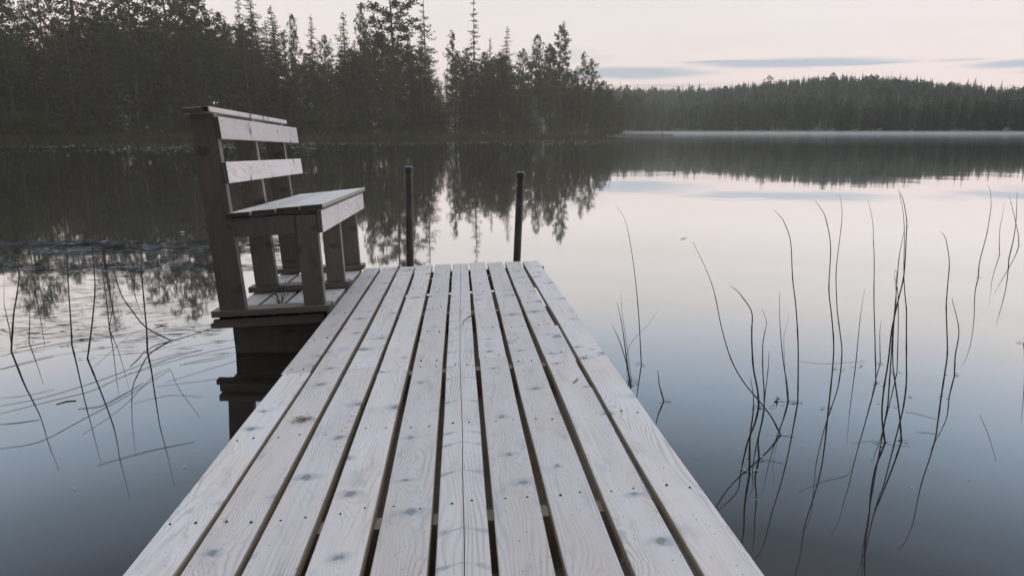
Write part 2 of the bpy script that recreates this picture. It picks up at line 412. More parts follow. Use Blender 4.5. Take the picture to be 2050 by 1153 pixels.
# ------------------------------------------------------------------ trees
rng = np.random.RandomState(11)
def leaves(P, D, L, W, up=None):
    """diamond shaped sprays at P pointing along D (n,3), length L, width W"""
    n = len(P); D = D / np.linalg.norm(D, axis=1, keepdims=True)
    r = rng.normal(size=(n, 3)); s = np.cross(D, r); s /= np.linalg.norm(s, axis=1, keepdims=True)
    L = np.broadcast_to(L, n)[:, None]; W = np.broadcast_to(W, n)[:, None]
    V = np.stack([P, P + D * L * .45 + s * W * .5, P + D * L, P + D * L * .45 - s * W * .5], 1).reshape(-1, 3)
    b = np.arange(n)[:, None] * 4
    F = np.concatenate([b + [0, 1, 2], b + [0, 2, 3]])
    return V, F
def limb(sp, p0, p1, r0, r1, n=4): sp.add(*tube([p0, (Vector(p0) + Vector(p1)) / 2 + Vector(rng.normal(size=3) * .03), p1], [r0, (r0 + r1) / 2, r1], n))
def spruce_meshes(i, H=18.0, wid=2.9, gap=.0, dens=1.0, low=.08, name='spruce'):
    cr, tr = Soup(), Soup()
    bend = rng.normal(size=2) * .12
    def axis(t): return Vector((bend[0] * math.sin(t * 3), bend[1] * math.sin(t * 2.5 + 1), t * H))
    ts = np.linspace(0, 1, 10)
    tr.add(*tube([axis(t) for t in ts], [.17 * (1 - t) ** .8 + .012 for t in ts], 7))
    P, D, L, W = [], [], [], []
    nb = int(190 * dens * (1 - gap))
    lob = rng.uniform(0, 6.28, 4)
    for b in range(nb):
        z = low + (.985 - low) * ((b + rng.uniform(-2.2, 2.2)) / nb)
        if gap > .2: z = round(z * 26) / 26 + rng.normal() * .005
        z = min(max(z, low), .985)
        t = (z - low) / (1 - low)
        a = rng.uniform(0, 6.283)
        uneven = 1 + .22 * math.sin(2 * a + lob[0] + t * 7) + .18 * math.sin(9 * t + lob[1])
        bl = (wid * ((1 - t) ** .74) * (0.7 + .3 * min(1, t * 5)) * uneven + .10) * (rng.uniform(.45, 1.05) if rng.rand() < .93 else 1.3)
        base = np.array(axis(z)); out = np.array([math.cos(a), math.sin(a), 0]); side = np.array([-out[1], out[0], 0])
        drop = rng.uniform(-.05, .30) + .38 * (1 - t) - .35 * max(0, t - .75); lift = .24 * bl
        m = max(4, int(bl / .13 * dens))
        for q in np.linspace(.10, 1, m):
            pos = base + out * bl * q + np.array([0, 0, -drop * bl * q * (1.3 - .6 * q) * 1.3 + lift * q ** 3])
            spread = .30 * bl * (1 - abs(q - .55)) * .8
            for sgn in ((-1, 1, 0) if q < .93 else (0,)):
                dd = out * .7 + side * sgn * rng.uniform(.4, 1.0) + np.array([0, 0, -rng.uniform(.15, 1.3) if t < .8 else rng.uniform(-.6, .4)])
                P.append(pos + side * sgn * spread * rng.uniform(0, .8) + rng.normal(size=3) * .06); D.append(dd)
                L.append(rng.uniform(.26, .62) * (0.45 + .55 * (1 - t))); W.append(rng.uniform(.10, .20) * (.55 + .45 * (1 - t)))
        if t < .95: limb(tr, base, base + out * bl * .8 + np.array([0, 0, -drop * bl * .8]), .016, .005, 3)
    n = 8
    P += [np.array(axis(.965 + .035 * k / n)) for k in range(n)]; D += [np.array([rng.normal() * .4, rng.normal() * .4, .9]) for k in range(n)]; L += [.28] * n; W += [.07] * n
    cr.add(*leaves(np.array(P), np.array(D), np.array(L), np.array(W)))
    return cr.mesh(name + '_crown', M_SPRUCE), tr.mesh(name + '_trunk', M_BARK, True), H
def birch_meshes(i, H=16.0, wid=2.6, start=.28, dens=1.0, name='birch', mat=None, bark=None, leaf=.205):
    cr, tr = Soup(), Soup()
    b1, b2 = rng.normal(size=2) * .35
    def axis(t): return Vector((b1 * math.sin(t * 2.6), b2 * math.sin(t * 2.2 + .5) - b2 * math.sin(.5), t * H))
    ts = np.linspace(0, 1, 12)
    tr.add(*tube([axis(t) for t in ts], [.13 * (1 - t) ** .9 + .012 for t in ts], 7))
    P, D, L, W = [], [], [], []
    nl = int(54 * dens)
    for k in range(nl):
        z = start + (1 - start) * (k + rng.uniform(-.4, .4)) / nl
        z = min(max(z, start), .985); t = (z - start) / (1 - start)
        prof = wid * (math.sin(PI * min(1, .16 + t * .84)) ** .75) * rng.uniform(.55, 1.15)
        a = k * 2.4 + rng.normal() * .3
        out = np.array([math.cos(a), math.sin(a), 0]); base = np.array(axis(z))
        rise = rng.uniform(.35, .9)
        tip = base + out * prof + np.array([0, 0, prof * rise])
        tip[2] = min(tip[2], H * 1.01)
        limb(tr, base, tip, .03 * (1 - t) + .01, .005, 4)
        nt_ = max(3, int(prof * 4.5))
        for j in range(nt_):
            q = rng.uniform(.3, 1); p = base + (tip - base) * q
            tw = rng.normal(size=3) * np.array([.5, .5, .3]) * (.5 + prof * .22); tw[2] -= .12
            for s_ in np.linspace(.1, 1, int(rng.uniform(9, 17))):
                P.append(p + tw * s_ + np.array([0, 0, -.18 * s_ * s_]) + rng.normal(size=3) * .09)
                D.append(rng.normal(size=3) + np.array([0, 0, -.5])); L.append(leaf * rng.uniform(.7, 1.5)); W.append(leaf * rng.uniform(.55, 1.0))
    cr.add(*leaves(np.array(P), np.array(D), np.array(L), np.array(W)))
    return cr.mesh(name + '_crown', mat or M_BIRCH), tr.mesh(name + '_trunk', bark or M_BIRCHBARK, True), H
def pine_meshes(i, H=18.0, wid=2.2, start=.42, name='pine'):
    cr, tr = Soup(), Soup()
    b1, b2 = rng.normal(size=2) * .25
    def axis(t): return Vector((b1 * math.sin(t * 2.6), b2 * math.sin(t * 3.0), t * H))
    ts = np.linspace(0, 1, 12)
    tr.add(*tube([axis(t) for t in ts], [.17 * (1 - t) ** .8 + .02 for t in ts], 7))
    P, D, L, W = [], [], [], []
    for k in range(58):
        z = start + (1 - start) * (k + rng.uniform(-.4, .4)) / 58; z = min(z, .99); t = max(0, (z - start) / (1 - start))
        bl = wid * (math.sin(PI * min(1, .25 + t * .73)) ** .8) * rng.uniform(.5, 1.15) + .15
        a = k * 2.4 + rng.normal() * .4; out = np.array([math.cos(a), math.sin(a), 0]); base = np.array(axis(z))
        tip = base + out * bl + np.array([0, 0, bl * rng.uniform(.1, .6)])
        limb(tr, base, tip, .03, .008, 4)
        for j in range(max(2, int(bl * 4))):
            c = base + (tip - base) * rng.uniform(.35, 1.02) + rng.normal(size=3) * .16
            for s_ in range(14):
                d = rng.normal(size=3) + np.array([0, 0, .5]) + out * .4
                P.append(c + rng.normal(size=3) * .10); D.append(d); L.append(rng.uniform(.25, .5)); W.append(rng.uniform(.09, .17))
    cr.add(*leaves(np.array(P), np.array(D), np.array(L), np.array(W)))
    return cr.mesh(name + '_crown', M_PINE), tr.mesh(name + '_trunk', M_BARK, True), H
VAR = {
    'spruce': [spruce_meshes(0), spruce_meshes(1, wid=2.5, gap=.08), spruce_meshes(2, wid=3.4, dens=1.1), spruce_meshes(3, wid=2.4, low=.14, gap=.08)],
    'sparse': [spruce_meshes(4, wid=2.4, gap=.42, dens=.85, low=.2), spruce_meshes(5, wid=2.1, gap=.35, dens=.9, low=.15)],
    'birch': [birch_meshes(0), birch_meshes(1, wid=2.1, start=.36), birch_meshes(2, wid=3.0, dens=1.25, start=.22), birch_meshes(3, wid=1.7, dens=.8, start=.3)],
    'pine': [pine_meshes(0), pine_meshes(1, wid=2.6, start=.32)],
    'shrub': [birch_meshes(9, H=3.2, wid=1.5, start=.05, dens=.75, name='shrub', bark=M_BARK, leaf=.13), birch_meshes(10, H=2.4, wid=1.3, start=.05, dens=.6, name='shrub', bark=M_BARK, leaf=.12)],
}
proto = {}
def plant(kind, x, y, top, wf, label, cat, group, name, rz=None, v=None):
    """one tree: an Empty at its foot with its trunk and crown; top = height of its tip above the water"""
    vs = VAR[kind]; i = int(rng.randint(len(vs))) if v is None else v
    cm_, tm_, H = vs[i]
    a = math.degrees(math.atan2(x, y)); r = math.hypot(x, y)
    z0 = float(ground_z(a, r)) - .1
    h = max(1.0, top - z0); s = h / H
    e = empty(name, (x, y, z0), rng.uniform(0, 6.28) if rz is None else rz)
    e.scale = (s * wf, s * wf, s)
    if (kind, i) not in proto:
        t = link('trunk', tm_, e); c = link('crown', cm_, e); proto[(kind, i)] = (t, c)
    else:
        for src in proto[(kind, i)]:
            o = src.copy(); COL.objects.link(o); o.parent = e
    tag(e, label, cat, group)
    return e
NAME = {'spruce': 'spruce_tree', 'larch': 'spruce_tree', 'birch': 'birch_tree', 'pine': 'pine_tree'}

REEDS = [
  ('tall thin reed bending left, standing right beside the dock edge past the middle', 2.6, [(0.495, 3.242, 0.765), (0.537, 3.242, 0.697), (0.561, 3.242, 0.607), (0.589, 3.242, 0.441), (0.611, 3.242, 0.254), (0.622, 3.242, 0.115), (0.63, 3.242, 0.0)]),
  ('short broken reed leaning left beside the dock edge', 3.4, [(0.437, 2.956, 0.285), (0.475, 2.956, 0.203), (0.512, 2.956, 0.09), (0.53, 2.956, 0.0)]),
  ('short upright reed in the small clump at the dock edge', 3.4, [(0.475, 3.023, 0.357), (0.499, 3.023, 0.247), (0.519, 3.023, 0.116), (0.536, 3.023, 0.0)]),
  ('hair thin upright reed in the small clump at the dock edge', 1.3, [(0.468, 2.978, 0.446), (0.476, 2.978, 0.355), (0.502, 2.978, 0.212), (0.54, 2.978, 0.0)]),
  ('hair thin stalk leaning far right out of the clump at the dock edge', 1.2, [(0.667, 3.046, 0.317), (0.62, 3.046, 0.249), (0.552, 3.046, 0.175), (0.526, 3.046, 0.109), (0.53, 3.046, 0.0)]),
  ('lone short reed stub standing in open water near the dock edge', 3.0, [(0.61, 2.77, 0.136), (0.614, 2.77, 0.108), (0.621, 2.77, 0.062), (0.64, 2.77, 0.0)]),
  ('long reed sloping from upper left down across the crossing stems', 3.0, [(0.661, 2.435, 0.715), (0.709, 2.435, 0.62), (0.744, 2.435, 0.531), (0.774, 2.435, 0.402), (0.813, 2.435, 0.283), (0.864, 2.435, 0.196), (0.928, 2.435, 0.121), (0.971, 2.435, 0.065), (1.006, 2.435, 0.0)]),
  ('thick dark reed with its tip bent over to the left', 4.0, [(0.877, 2.702, 0.501), (0.901, 2.702, 0.486), (0.925, 2.702, 0.461), (0.969, 2.702, 0.397), (0.973, 2.702, 0.325), (0.976, 2.702, 0.266), (0.987, 2.702, 0.163), (1.008, 2.702, 0.073), (1.016, 2.702, 0.0)]),
  ('short thick reed with a blunt top in front of the crossing stems', 3.4, [(0.773, 2.132, 0.331), (0.787, 2.132, 0.268), (0.789, 2.132, 0.207), (0.784, 2.132, 0.122), (0.789, 2.132, 0.0)]),
  ('slender reed with a wavy top next to the bent over one', 2.8, [(0.995, 2.705, 0.42), (1.017, 2.705, 0.367), (1.014, 2.705, 0.316), (1.011, 2.705, 0.265), (1.02, 2.705, 0.161), (1.033, 2.705, 0.071), (1.04, 2.705, 0.0)]),
  ('reed leaning right with a cut off top in the crossing stems', 3.0, [(0.869, 2.236, 0.384), (0.869, 2.236, 0.314), (0.864, 2.236, 0.227), (0.862, 2.236, 0.151), (0.85, 2.236, 0.074), (0.857, 2.236, 0.0)]),
  ('straight pointed reed just left of the tallest curved one', 3.0, [(1.103, 2.762, 0.464), (1.112, 2.762, 0.322), (1.132, 2.762, 0.172), (1.151, 2.762, 0.08), (1.161, 2.762, 0.0)]),
  ('hair thin blade leaning against the straight pointed reed', 1.0, [(1.132, 2.755, 0.383), (1.125, 2.755, 0.331), (1.118, 2.755, 0.279), (1.133, 2.755, 0.144), (1.154, 2.755, 0.0)]),
  ('tall curved reed with a long arched tip, right of the crossing stems', 3.0, [(1.039, 2.758, 0.804), (1.065, 2.758, 0.782), (1.088, 2.758, 0.752), (1.119, 2.758, 0.675), (1.138, 2.758, 0.527), (1.16, 2.758, 0.411), (1.18, 2.758, 0.263), (1.191, 2.758, 0.128), (1.199, 2.758, 0.0)]),
  ('tiny reed stub poking out between the crossing stems and the tall curved reed', 3.0, [(1.111, 2.758, 0.028), (1.112, 2.758, 0.012), (1.113, 2.758, 0.0)]),
  ('tall reed arched to the left with a pale tip, left of the pair', 3.0, [(1.138, 2.682, 0.853), (1.16, 2.682, 0.826), (1.184, 2.682, 0.789), (1.217, 2.682, 0.68), (1.231, 2.682, 0.515), (1.256, 2.682, 0.402), (1.279, 2.682, 0.286), (1.289, 2.682, 0.169), (1.294, 2.682, 0.0)]),
  ('tall reed with a swaying S shaped top, right of the pair', 2.8, [(1.465, 3.18, 0.831), (1.481, 3.18, 0.776), (1.489, 3.18, 0.713), (1.49, 3.18, 0.585), (1.493, 3.18, 0.47), (1.518, 3.18, 0.304), (1.542, 3.18, 0.202), (1.566, 3.18, 0.099), (1.574, 3.18, 0.0)]),
  ('short thin reed standing alone left of the big reed clump', 2.2, [(1.642, 3.226, 0.394), (1.644, 3.226, 0.292), (1.649, 3.226, 0.206), (1.659, 3.226, 0.085), (1.666, 3.226, 0.0)]),
  ('tall thin reed at the left side of the big clump', 2.6, [(1.555, 2.977, 0.815), (1.58, 2.977, 0.723), (1.589, 2.977, 0.633), (1.597, 2.977, 0.557), (1.607, 2.977, 0.371), (1.621, 2.977, 0.212), (1.638, 2.977, 0.0)]),
  ('short straight reed inside the left side of the big clump', 2.2, [(1.792, 3.268, 0.217), (1.79, 3.268, 0.16), (1.797, 3.268, 0.089), (1.807, 3.268, 0.0)]),
  ('long reed arching right from the base of the big clump', 3.2, [(1.322, 2.365, 0.914), (1.339, 2.365, 0.885), (1.351, 2.365, 0.85), (1.362, 2.365, 0.803), (1.365, 2.365, 0.755), (1.37, 2.365, 0.622), (1.358, 2.365, 0.523), (1.346, 2.365, 0.422), (1.344, 2.365, 0.307), (1.337, 2.365, 0.189), (1.341, 2.365, 0.095), (1.361, 2.365, 0.0)]),
  ('tallest reed of the big clump with a forked looking tip', 3.2, [(1.521, 2.825, 0.87), (1.551, 2.825, 0.786), (1.571, 2.825, 0.686), (1.59, 2.825, 0.556), (1.608, 2.825, 0.468), (1.627, 2.825, 0.394), (1.637, 2.825, 0.334), (1.662, 2.825, 0.181), (1.68, 2.825, 0.073), (1.686, 2.825, 0.0)]),
  ('reed leaning gently left in the middle of the big clump', 2.8, [(1.505, 2.731, 0.742), (1.503, 2.731, 0.687), (1.504, 2.731, 0.617), (1.517, 2.731, 0.475), (1.529, 2.731, 0.33), (1.543, 2.731, 0.197), (1.563, 2.731, 0.0)]),
  ('mid height reed bowing right at its foot in the big clump', 3.0, [(1.326, 2.38, 0.625), (1.344, 2.38, 0.532), (1.347, 2.38, 0.431), (1.36, 2.38, 0.302), (1.379, 2.38, 0.223), (1.409, 2.38, 0.102), (1.429, 2.38, 0.0)]),
  ('reed with a small curled tip in the middle of the big clump', 2.2, [(1.77, 3.126, 0.465), (1.774, 3.126, 0.481), (1.783, 3.126, 0.468), (1.781, 3.126, 0.433), (1.792, 3.126, 0.384), (1.801, 3.126, 0.285), (1.807, 3.126, 0.167), (1.813, 3.126, 0.0)]),
  ('hooked reed standing alone, its tip bent left, right of the big clump', 3.2, [(1.721, 2.817, 0.716), (1.74, 2.817, 0.695), (1.753, 2.817, 0.666), (1.776, 2.817, 0.587), (1.785, 2.817, 0.485), (1.794, 2.817, 0.396), (1.82, 2.817, 0.261), (1.832, 2.817, 0.184), (1.834, 2.817, 0.122), (1.836, 2.817, 0.0)]),
  ('shorter reed with a nicked top beside the hooked one', 3.0, [(1.99, 3.083, 0.377), (1.994, 3.083, 0.358), (2.013, 3.083, 0.312), (2.037, 3.083, 0.247), (2.047, 3.083, 0.197), (2.047, 3.083, 0.147), (2.046, 3.083, 0.097), (2.057, 3.083, 0.0)]),
  ('distant thin reed bending right near the right edge of the water', 3.6, [(3.57, 5.313, 0.715), (3.6, 5.313, 0.671), (3.626, 5.313, 0.553), (3.63, 5.313, 0.42), (3.627, 5.313, 0.313), (3.609, 5.313, 0.123), (3.619, 5.313, 0.0)]),
  ('thin leaning reed left in the group by the right edge', 3.0, [(4.451, 6.291, 0.481), (4.445, 6.291, 0.356), (4.432, 6.291, 0.262), (4.435, 6.291, 0.135), (4.449, 6.291, 0.0)]),
  ('tallest forked reed in the group by the right edge', 4.4, [(4.37, 6.148, 0.602), (4.387, 6.148, 0.511), (4.424, 6.148, 0.312), (4.436, 6.148, 0.157), (4.436, 6.148, 0.0)]),
  ('reed curving right in the group by the right edge', 4.0, [(4.865, 6.824, 0.496), (4.904, 6.824, 0.377), (4.985, 6.824, 0.121), (5.001, 6.824, 0.0)]),
  ('close reed leaning out past the right edge of the view', 3.6, [(2.75, 3.584, 0.426), (2.753, 3.584, 0.296), (2.753, 3.584, 0.163), (2.743, 3.584, 0.039), (2.738, 3.584, 0.0)]),
  ('leftmost tall reed in the shaded water, leaning slightly left at its foot', 3.6, [(-2.46, 3.452, 0.694), (-2.486, 3.452, 0.549), (-2.503, 3.452, 0.378), (-2.53, 3.452, 0.267), (-2.552, 3.452, 0.187), (-2.586, 3.452, 0.0)]),
  ('tall straight reed second from the left in the shaded water', 3.4, [(-2.304, 3.557, 0.704), (-2.315, 3.557, 0.516), (-2.326, 3.557, 0.323), (-2.332, 3.557, 0.109), (-2.337, 3.557, 0.0)]),
  ('tall reed kinked at the waterline in the middle of the shaded water', 3.4, [(-1.995, 3.328, 0.759), (-2.019, 3.328, 0.554), (-2.025, 3.328, 0.434), (-2.038, 3.328, 0.328), (-2.081, 3.328, 0.142), (-2.119, 3.328, 0.0)]),
  ('tall reed nearest the bench crossing the bowed one', 3.6, [(-1.849, 3.452, 0.791), (-1.867, 3.452, 0.564), (-1.879, 3.452, 0.425), (-1.879, 3.452, 0.219), (-1.878, 3.452, 0.106), (-1.883, 3.452, 0.0)]),
  ('bowed reed sweeping down to the right towards the bench', 3.0, [(-2.097, 3.64, 0.663), (-2.1, 3.64, 0.534), (-2.099, 3.64, 0.437), (-2.092, 3.64, 0.338), (-2.078, 3.64, 0.255), (-2.045, 3.64, 0.187), (-1.976, 3.64, 0.077), (-1.849, 3.64, 0.0)]),
  ('thin upright reed between the kinked and the bowed ones', 2.4, [(-2.326, 3.945, 0.433), (-2.336, 3.945, 0.309), (-2.345, 3.945, 0.147), (-2.358, 3.945, 0.0)]),
  ('thin reed slanting left beside the bowed one', 2.0, [(-2.242, 3.88, 0.357), (-2.263, 3.88, 0.234), (-2.287, 3.88, 0.109), (-2.323, 3.88, 0.0)]),
  ('short thin reed between the two leftmost tall ones', 2.6, [(-3.312, 4.77, 0.398), (-3.312, 4.77, 0.334), (-3.329, 4.77, 0.076), (-3.336, 4.77, 0.0)]),
  ('short dark reed with a thick bud at its foot', 2.0, [(-2.57, 3.612, 0.245), (-2.582, 3.612, 0.144), (-2.602, 3.612, 0.0)]),
  ('small wavy reed just above the streaky floating mat', 2.0, [(-2.624, 4.799, 0.201), (-2.647, 4.799, 0.092), (-2.662, 4.799, 0.0)]),
  ('tiny leaning reed out in the pale water left of centre', 2.2, [(-3.156, 4.705, 0.101), (-3.173, 4.705, 0.058), (-3.186, 4.705, 0.0)]),
  ('thin pale reed at the far left edge of the water', 2.0, [(-2.879, 3.848, 0.346), (-2.893, 3.848, 0.17), (-2.887, 3.848, 0.099), (-2.871, 3.848, 0.0)]),
]
FLOATERS = [
  (4.0, [(-2.585, 3.369), (-2.481, 3.51), (-2.319, 3.699), (-2.216, 3.922)]),
  (3.0, [(-3.062, 4.126), (-2.878, 4.172), (-2.749, 4.317), (-2.638, 4.384), (-2.566, 4.436)]),
  (4.0, [(-3.555, 5.259), (-3.451, 5.382), (-3.348, 5.485)]),
  (8.0, [(-1.895, 3.476), (-1.89, 3.555), (-1.84, 3.638), (-1.755, 3.801)]),
  (8.0, [(-1.844, 3.209), (-1.863, 3.318), (-1.895, 3.444)]),
  (4.0, [(-2.444, 3.172), (-2.385, 3.268), (-2.316, 3.369)]),
  (4.0, [(-1.762, 3.209), (-1.711, 3.338), (-1.608, 3.476)]),
  (3.0, [(-1.614, 3.229), (-1.541, 3.307), (-1.454, 3.379)]),
  (5.0, [(-3.069, 5.283), (-2.989, 5.357), (-2.928, 5.538)]),
  (2.0, [(-2.79, 3.978), (-2.613, 4.066), (-2.481, 4.251)]),
  (6.0, [(-2.596, 3.499), (-2.545, 3.555), (-2.49, 3.619)]),
  (2.5, [(-2.316, 4.096), (-2.156, 4.172), (-2.082, 4.419), (-1.953, 4.58)]),
  (3.0, [(-2.01, 3.172), (-2.063, 3.433), (-2.107, 3.638), (-2.113, 3.841), (-1.827, 3.881)]),
  (2.5, [(-2.111, 3.712), (-1.993, 3.762), (-1.849, 3.749)]),
  (4.0, [(-2.117, 2.714), (-1.994, 2.816), (-1.878, 3.022), (-1.765, 3.328), (-1.609, 3.478)]),
  (5.0, [(-1.985, 2.53), (-1.924, 2.544), (-1.861, 2.574)]),
  (4.0, [(-1.833, 2.317), (-1.729, 2.375), (-1.693, 2.574), (-1.652, 2.834), (-1.628, 3.168)]),
  (4.0, [(-2.06, 2.635), (-1.933, 2.781), (-1.841, 2.888), (-1.803, 3.063), (-1.704, 3.328)]),
  (3.0, [(-2.177, 2.799), (-2.085, 2.834), (-2.013, 2.906)]),
  (12.0, [(-1.895, 2.731), (-1.871, 2.764), (-1.837, 2.771)]),
  (6.0, [(-1.776, 2.682), (-1.701, 2.714), (-1.678, 2.834), (-1.663, 2.983)]),
  (3.0, [(-1.608, 2.432), (-1.604, 2.698), (-1.662, 3.063), (-1.639, 3.19)]),
  (4.0, [(-1.41, 2.188), (-1.297, 2.292), (-1.161, 2.375)]),
  (3.0, [(-1.628, 3.168), (-1.463, 2.906), (-1.244, 2.604)]),
  (3.0, [(-1.615, 3.235), (-1.506, 3.29), (-1.419, 3.377)]),
  (3.0, [(-2.441, 3.168), (-2.372, 3.281), (-2.314, 3.367)]),
  (3.0, [(-2.62, 3.53), (-2.666, 3.848), (-2.591, 4.011)]),
  (5.0, [(-2.06, 3.787), (-1.882, 3.848), (-1.759, 3.805)]),
  (2.5, [(1.42, 3.294), (1.505, 3.252), (1.631, 3.268), (1.755, 3.294)]),
  (2.5, [(1.235, 2.359), (1.322, 2.38), (1.37, 2.351), (1.438, 2.336)]),
  (3.0, [(1.595, 2.657), (1.638, 2.621), (1.676, 2.58)]),
  (3.0, [(1.527, 2.462), (1.566, 2.45), (1.605, 2.437)]),
  (3.0, [(0.906, 2.012), (1.012, 2.079), (1.114, 2.127), (1.191, 2.254)]),
  (3.0, [(1.875, 2.621), (1.779, 2.425), (1.672, 2.227)]),
  (3.0, [(0.847, 2.228), (0.893, 2.222), (0.927, 2.202)]),
]
TREES = [
  ('birch', -57.66, 83.80, 21.68, 1.00, 'tall birch half out of view at the left end of the forest'),
  ('spruce', -58.32, 88.90, 20.21, 0.80, 'spruce rising behind loose birch leaves near the left end of the forest'),
  ('birch', -60.68, 95.88, 19.93, 0.90, 'loose birch between the leftmost spruces'),
  ('spruce', -52.37, 89.25, 24.63, 1.50, 'very broad dense spruce, darkest crown near the left of the forest'),
  ('birch', -53.66, 96.75, 21.30, 1.00, 'thin birch right of the very broad dark spruce'),
  ('birch', -48.49, 92.88, 22.49, 1.15, 'full leafy birch left of the bench back'),
  ('birch', -46.00, 96.50, 25.38, 1.20, 'tall birch whose crown runs out of the top of the picture'),
  ('pine', -45.49, 101.75, 23.60, 1.00, 'dark pine among the tall birches above the bench'),
  ('birch', -40.58, 95.80, 18.12, 1.10, 'rounded birch directly above the bench back'),
  ('birch', -37.88, 95.95, 16.09, 0.80, 'lower birch right of the bench back with a rounded top'),
  ('spruce', -37.50, 101.85, 19.83, 0.62, 'narrow spire topped spruce, left one of two side by side'),
  ('spruce', -35.65, 101.42, 21.33, 0.85, 'taller spruce, right one of two side by side'),
  ('spruce', -32.01, 98.53, 17.24, 1.25, 'broad solid spruce where the tree line starts to drop'),
  ('birch', -30.44, 102.60, 17.00, 0.50, 'very thin tall birch against the sky between two spruces'),
  ('spruce', -27.65, 101.94, 16.64, 0.80, 'pointed spruce standing between thin birches'),
  ('birch', -27.45, 108.12, 14.82, 0.70, 'small airy birch right of the pointed spruce'),
  ('spruce', -24.02, 105.70, 17.62, 1.15, 'shaggy spruce with a bumpy outline left of the tallest pine'),
  ('birch', -22.38, 110.19, 19.78, 0.60, 'bare looking thin birch leaning at the left of the tallest pine'),
  ('pine', -17.96, 108.48, 23.41, 1.35, 'tallest bushy pine of the middle of the forest'),
  ('birch', -22.07, 112.74, 16.85, 0.80, 'airy birch tucked under the tallest bushy pine'),
  ('larch', -14.01, 117.45, 24.17, 0.75, 'tall slim grey spruce washed pale by the sky'),
  ('spruce', -13.31, 109.41, 15.83, 1.15, 'dark stout spruce in front of the slim pale one'),
  ('birch', -16.09, 113.14, 15.46, 0.60, 'small birch between the bushy pine and the stout spruce'),
  ('birch', -9.03, 114.09, 16.17, 0.90, 'round topped birch right of the open gap in the trees'),
  ('larch', -5.92, 114.79, 20.92, 0.95, 'sparse spruce with open drooping branches standing above its neighbours'),
  ('birch', -7.23, 118.24, 14.20, 0.90, 'leafy birch under the sparse open spruce'),
  ('spruce', -3.49, 117.19, 15.60, 0.60, 'small narrow spruce right of the sparse open one'),
  ('spruce', -0.72, 118.28, 17.32, 0.90, 'spruce with a candle shaped top left of the bluish sky gap'),
  ('birch', 1.92, 122.84, 14.47, 0.80, 'wide leafy birch beside the bluish sky gap'),
  ('birch', 4.39, 127.08, 17.39, 0.75, 'pale airy birch with thin upper twigs near the forest tip'),
  ('birch', 6.42, 126.00, 15.63, 0.90, 'leafy birch beside the pine near the forest tip'),
  ('pine', 8.80, 125.32, 18.61, 0.85, 'tall pine with a rounded crown and clear trunk near the forest tip'),
  ('birch', 12.42, 130.40, 14.79, 1.00, 'birch right of the tall pine near the forest tip'),
  ('birch', 14.36, 132.44, 13.80, 0.80, 'last tall birch where the forest ends over the water'),
  ('birch', 11.20, 131.00, 11.78, 0.90, 'middle sized birch filling in behind the tall pine at the forest tip'),
  ('birch', 16.36, 136.00, 9.32, 0.70, 'small outermost birch on the forest tip'),
]
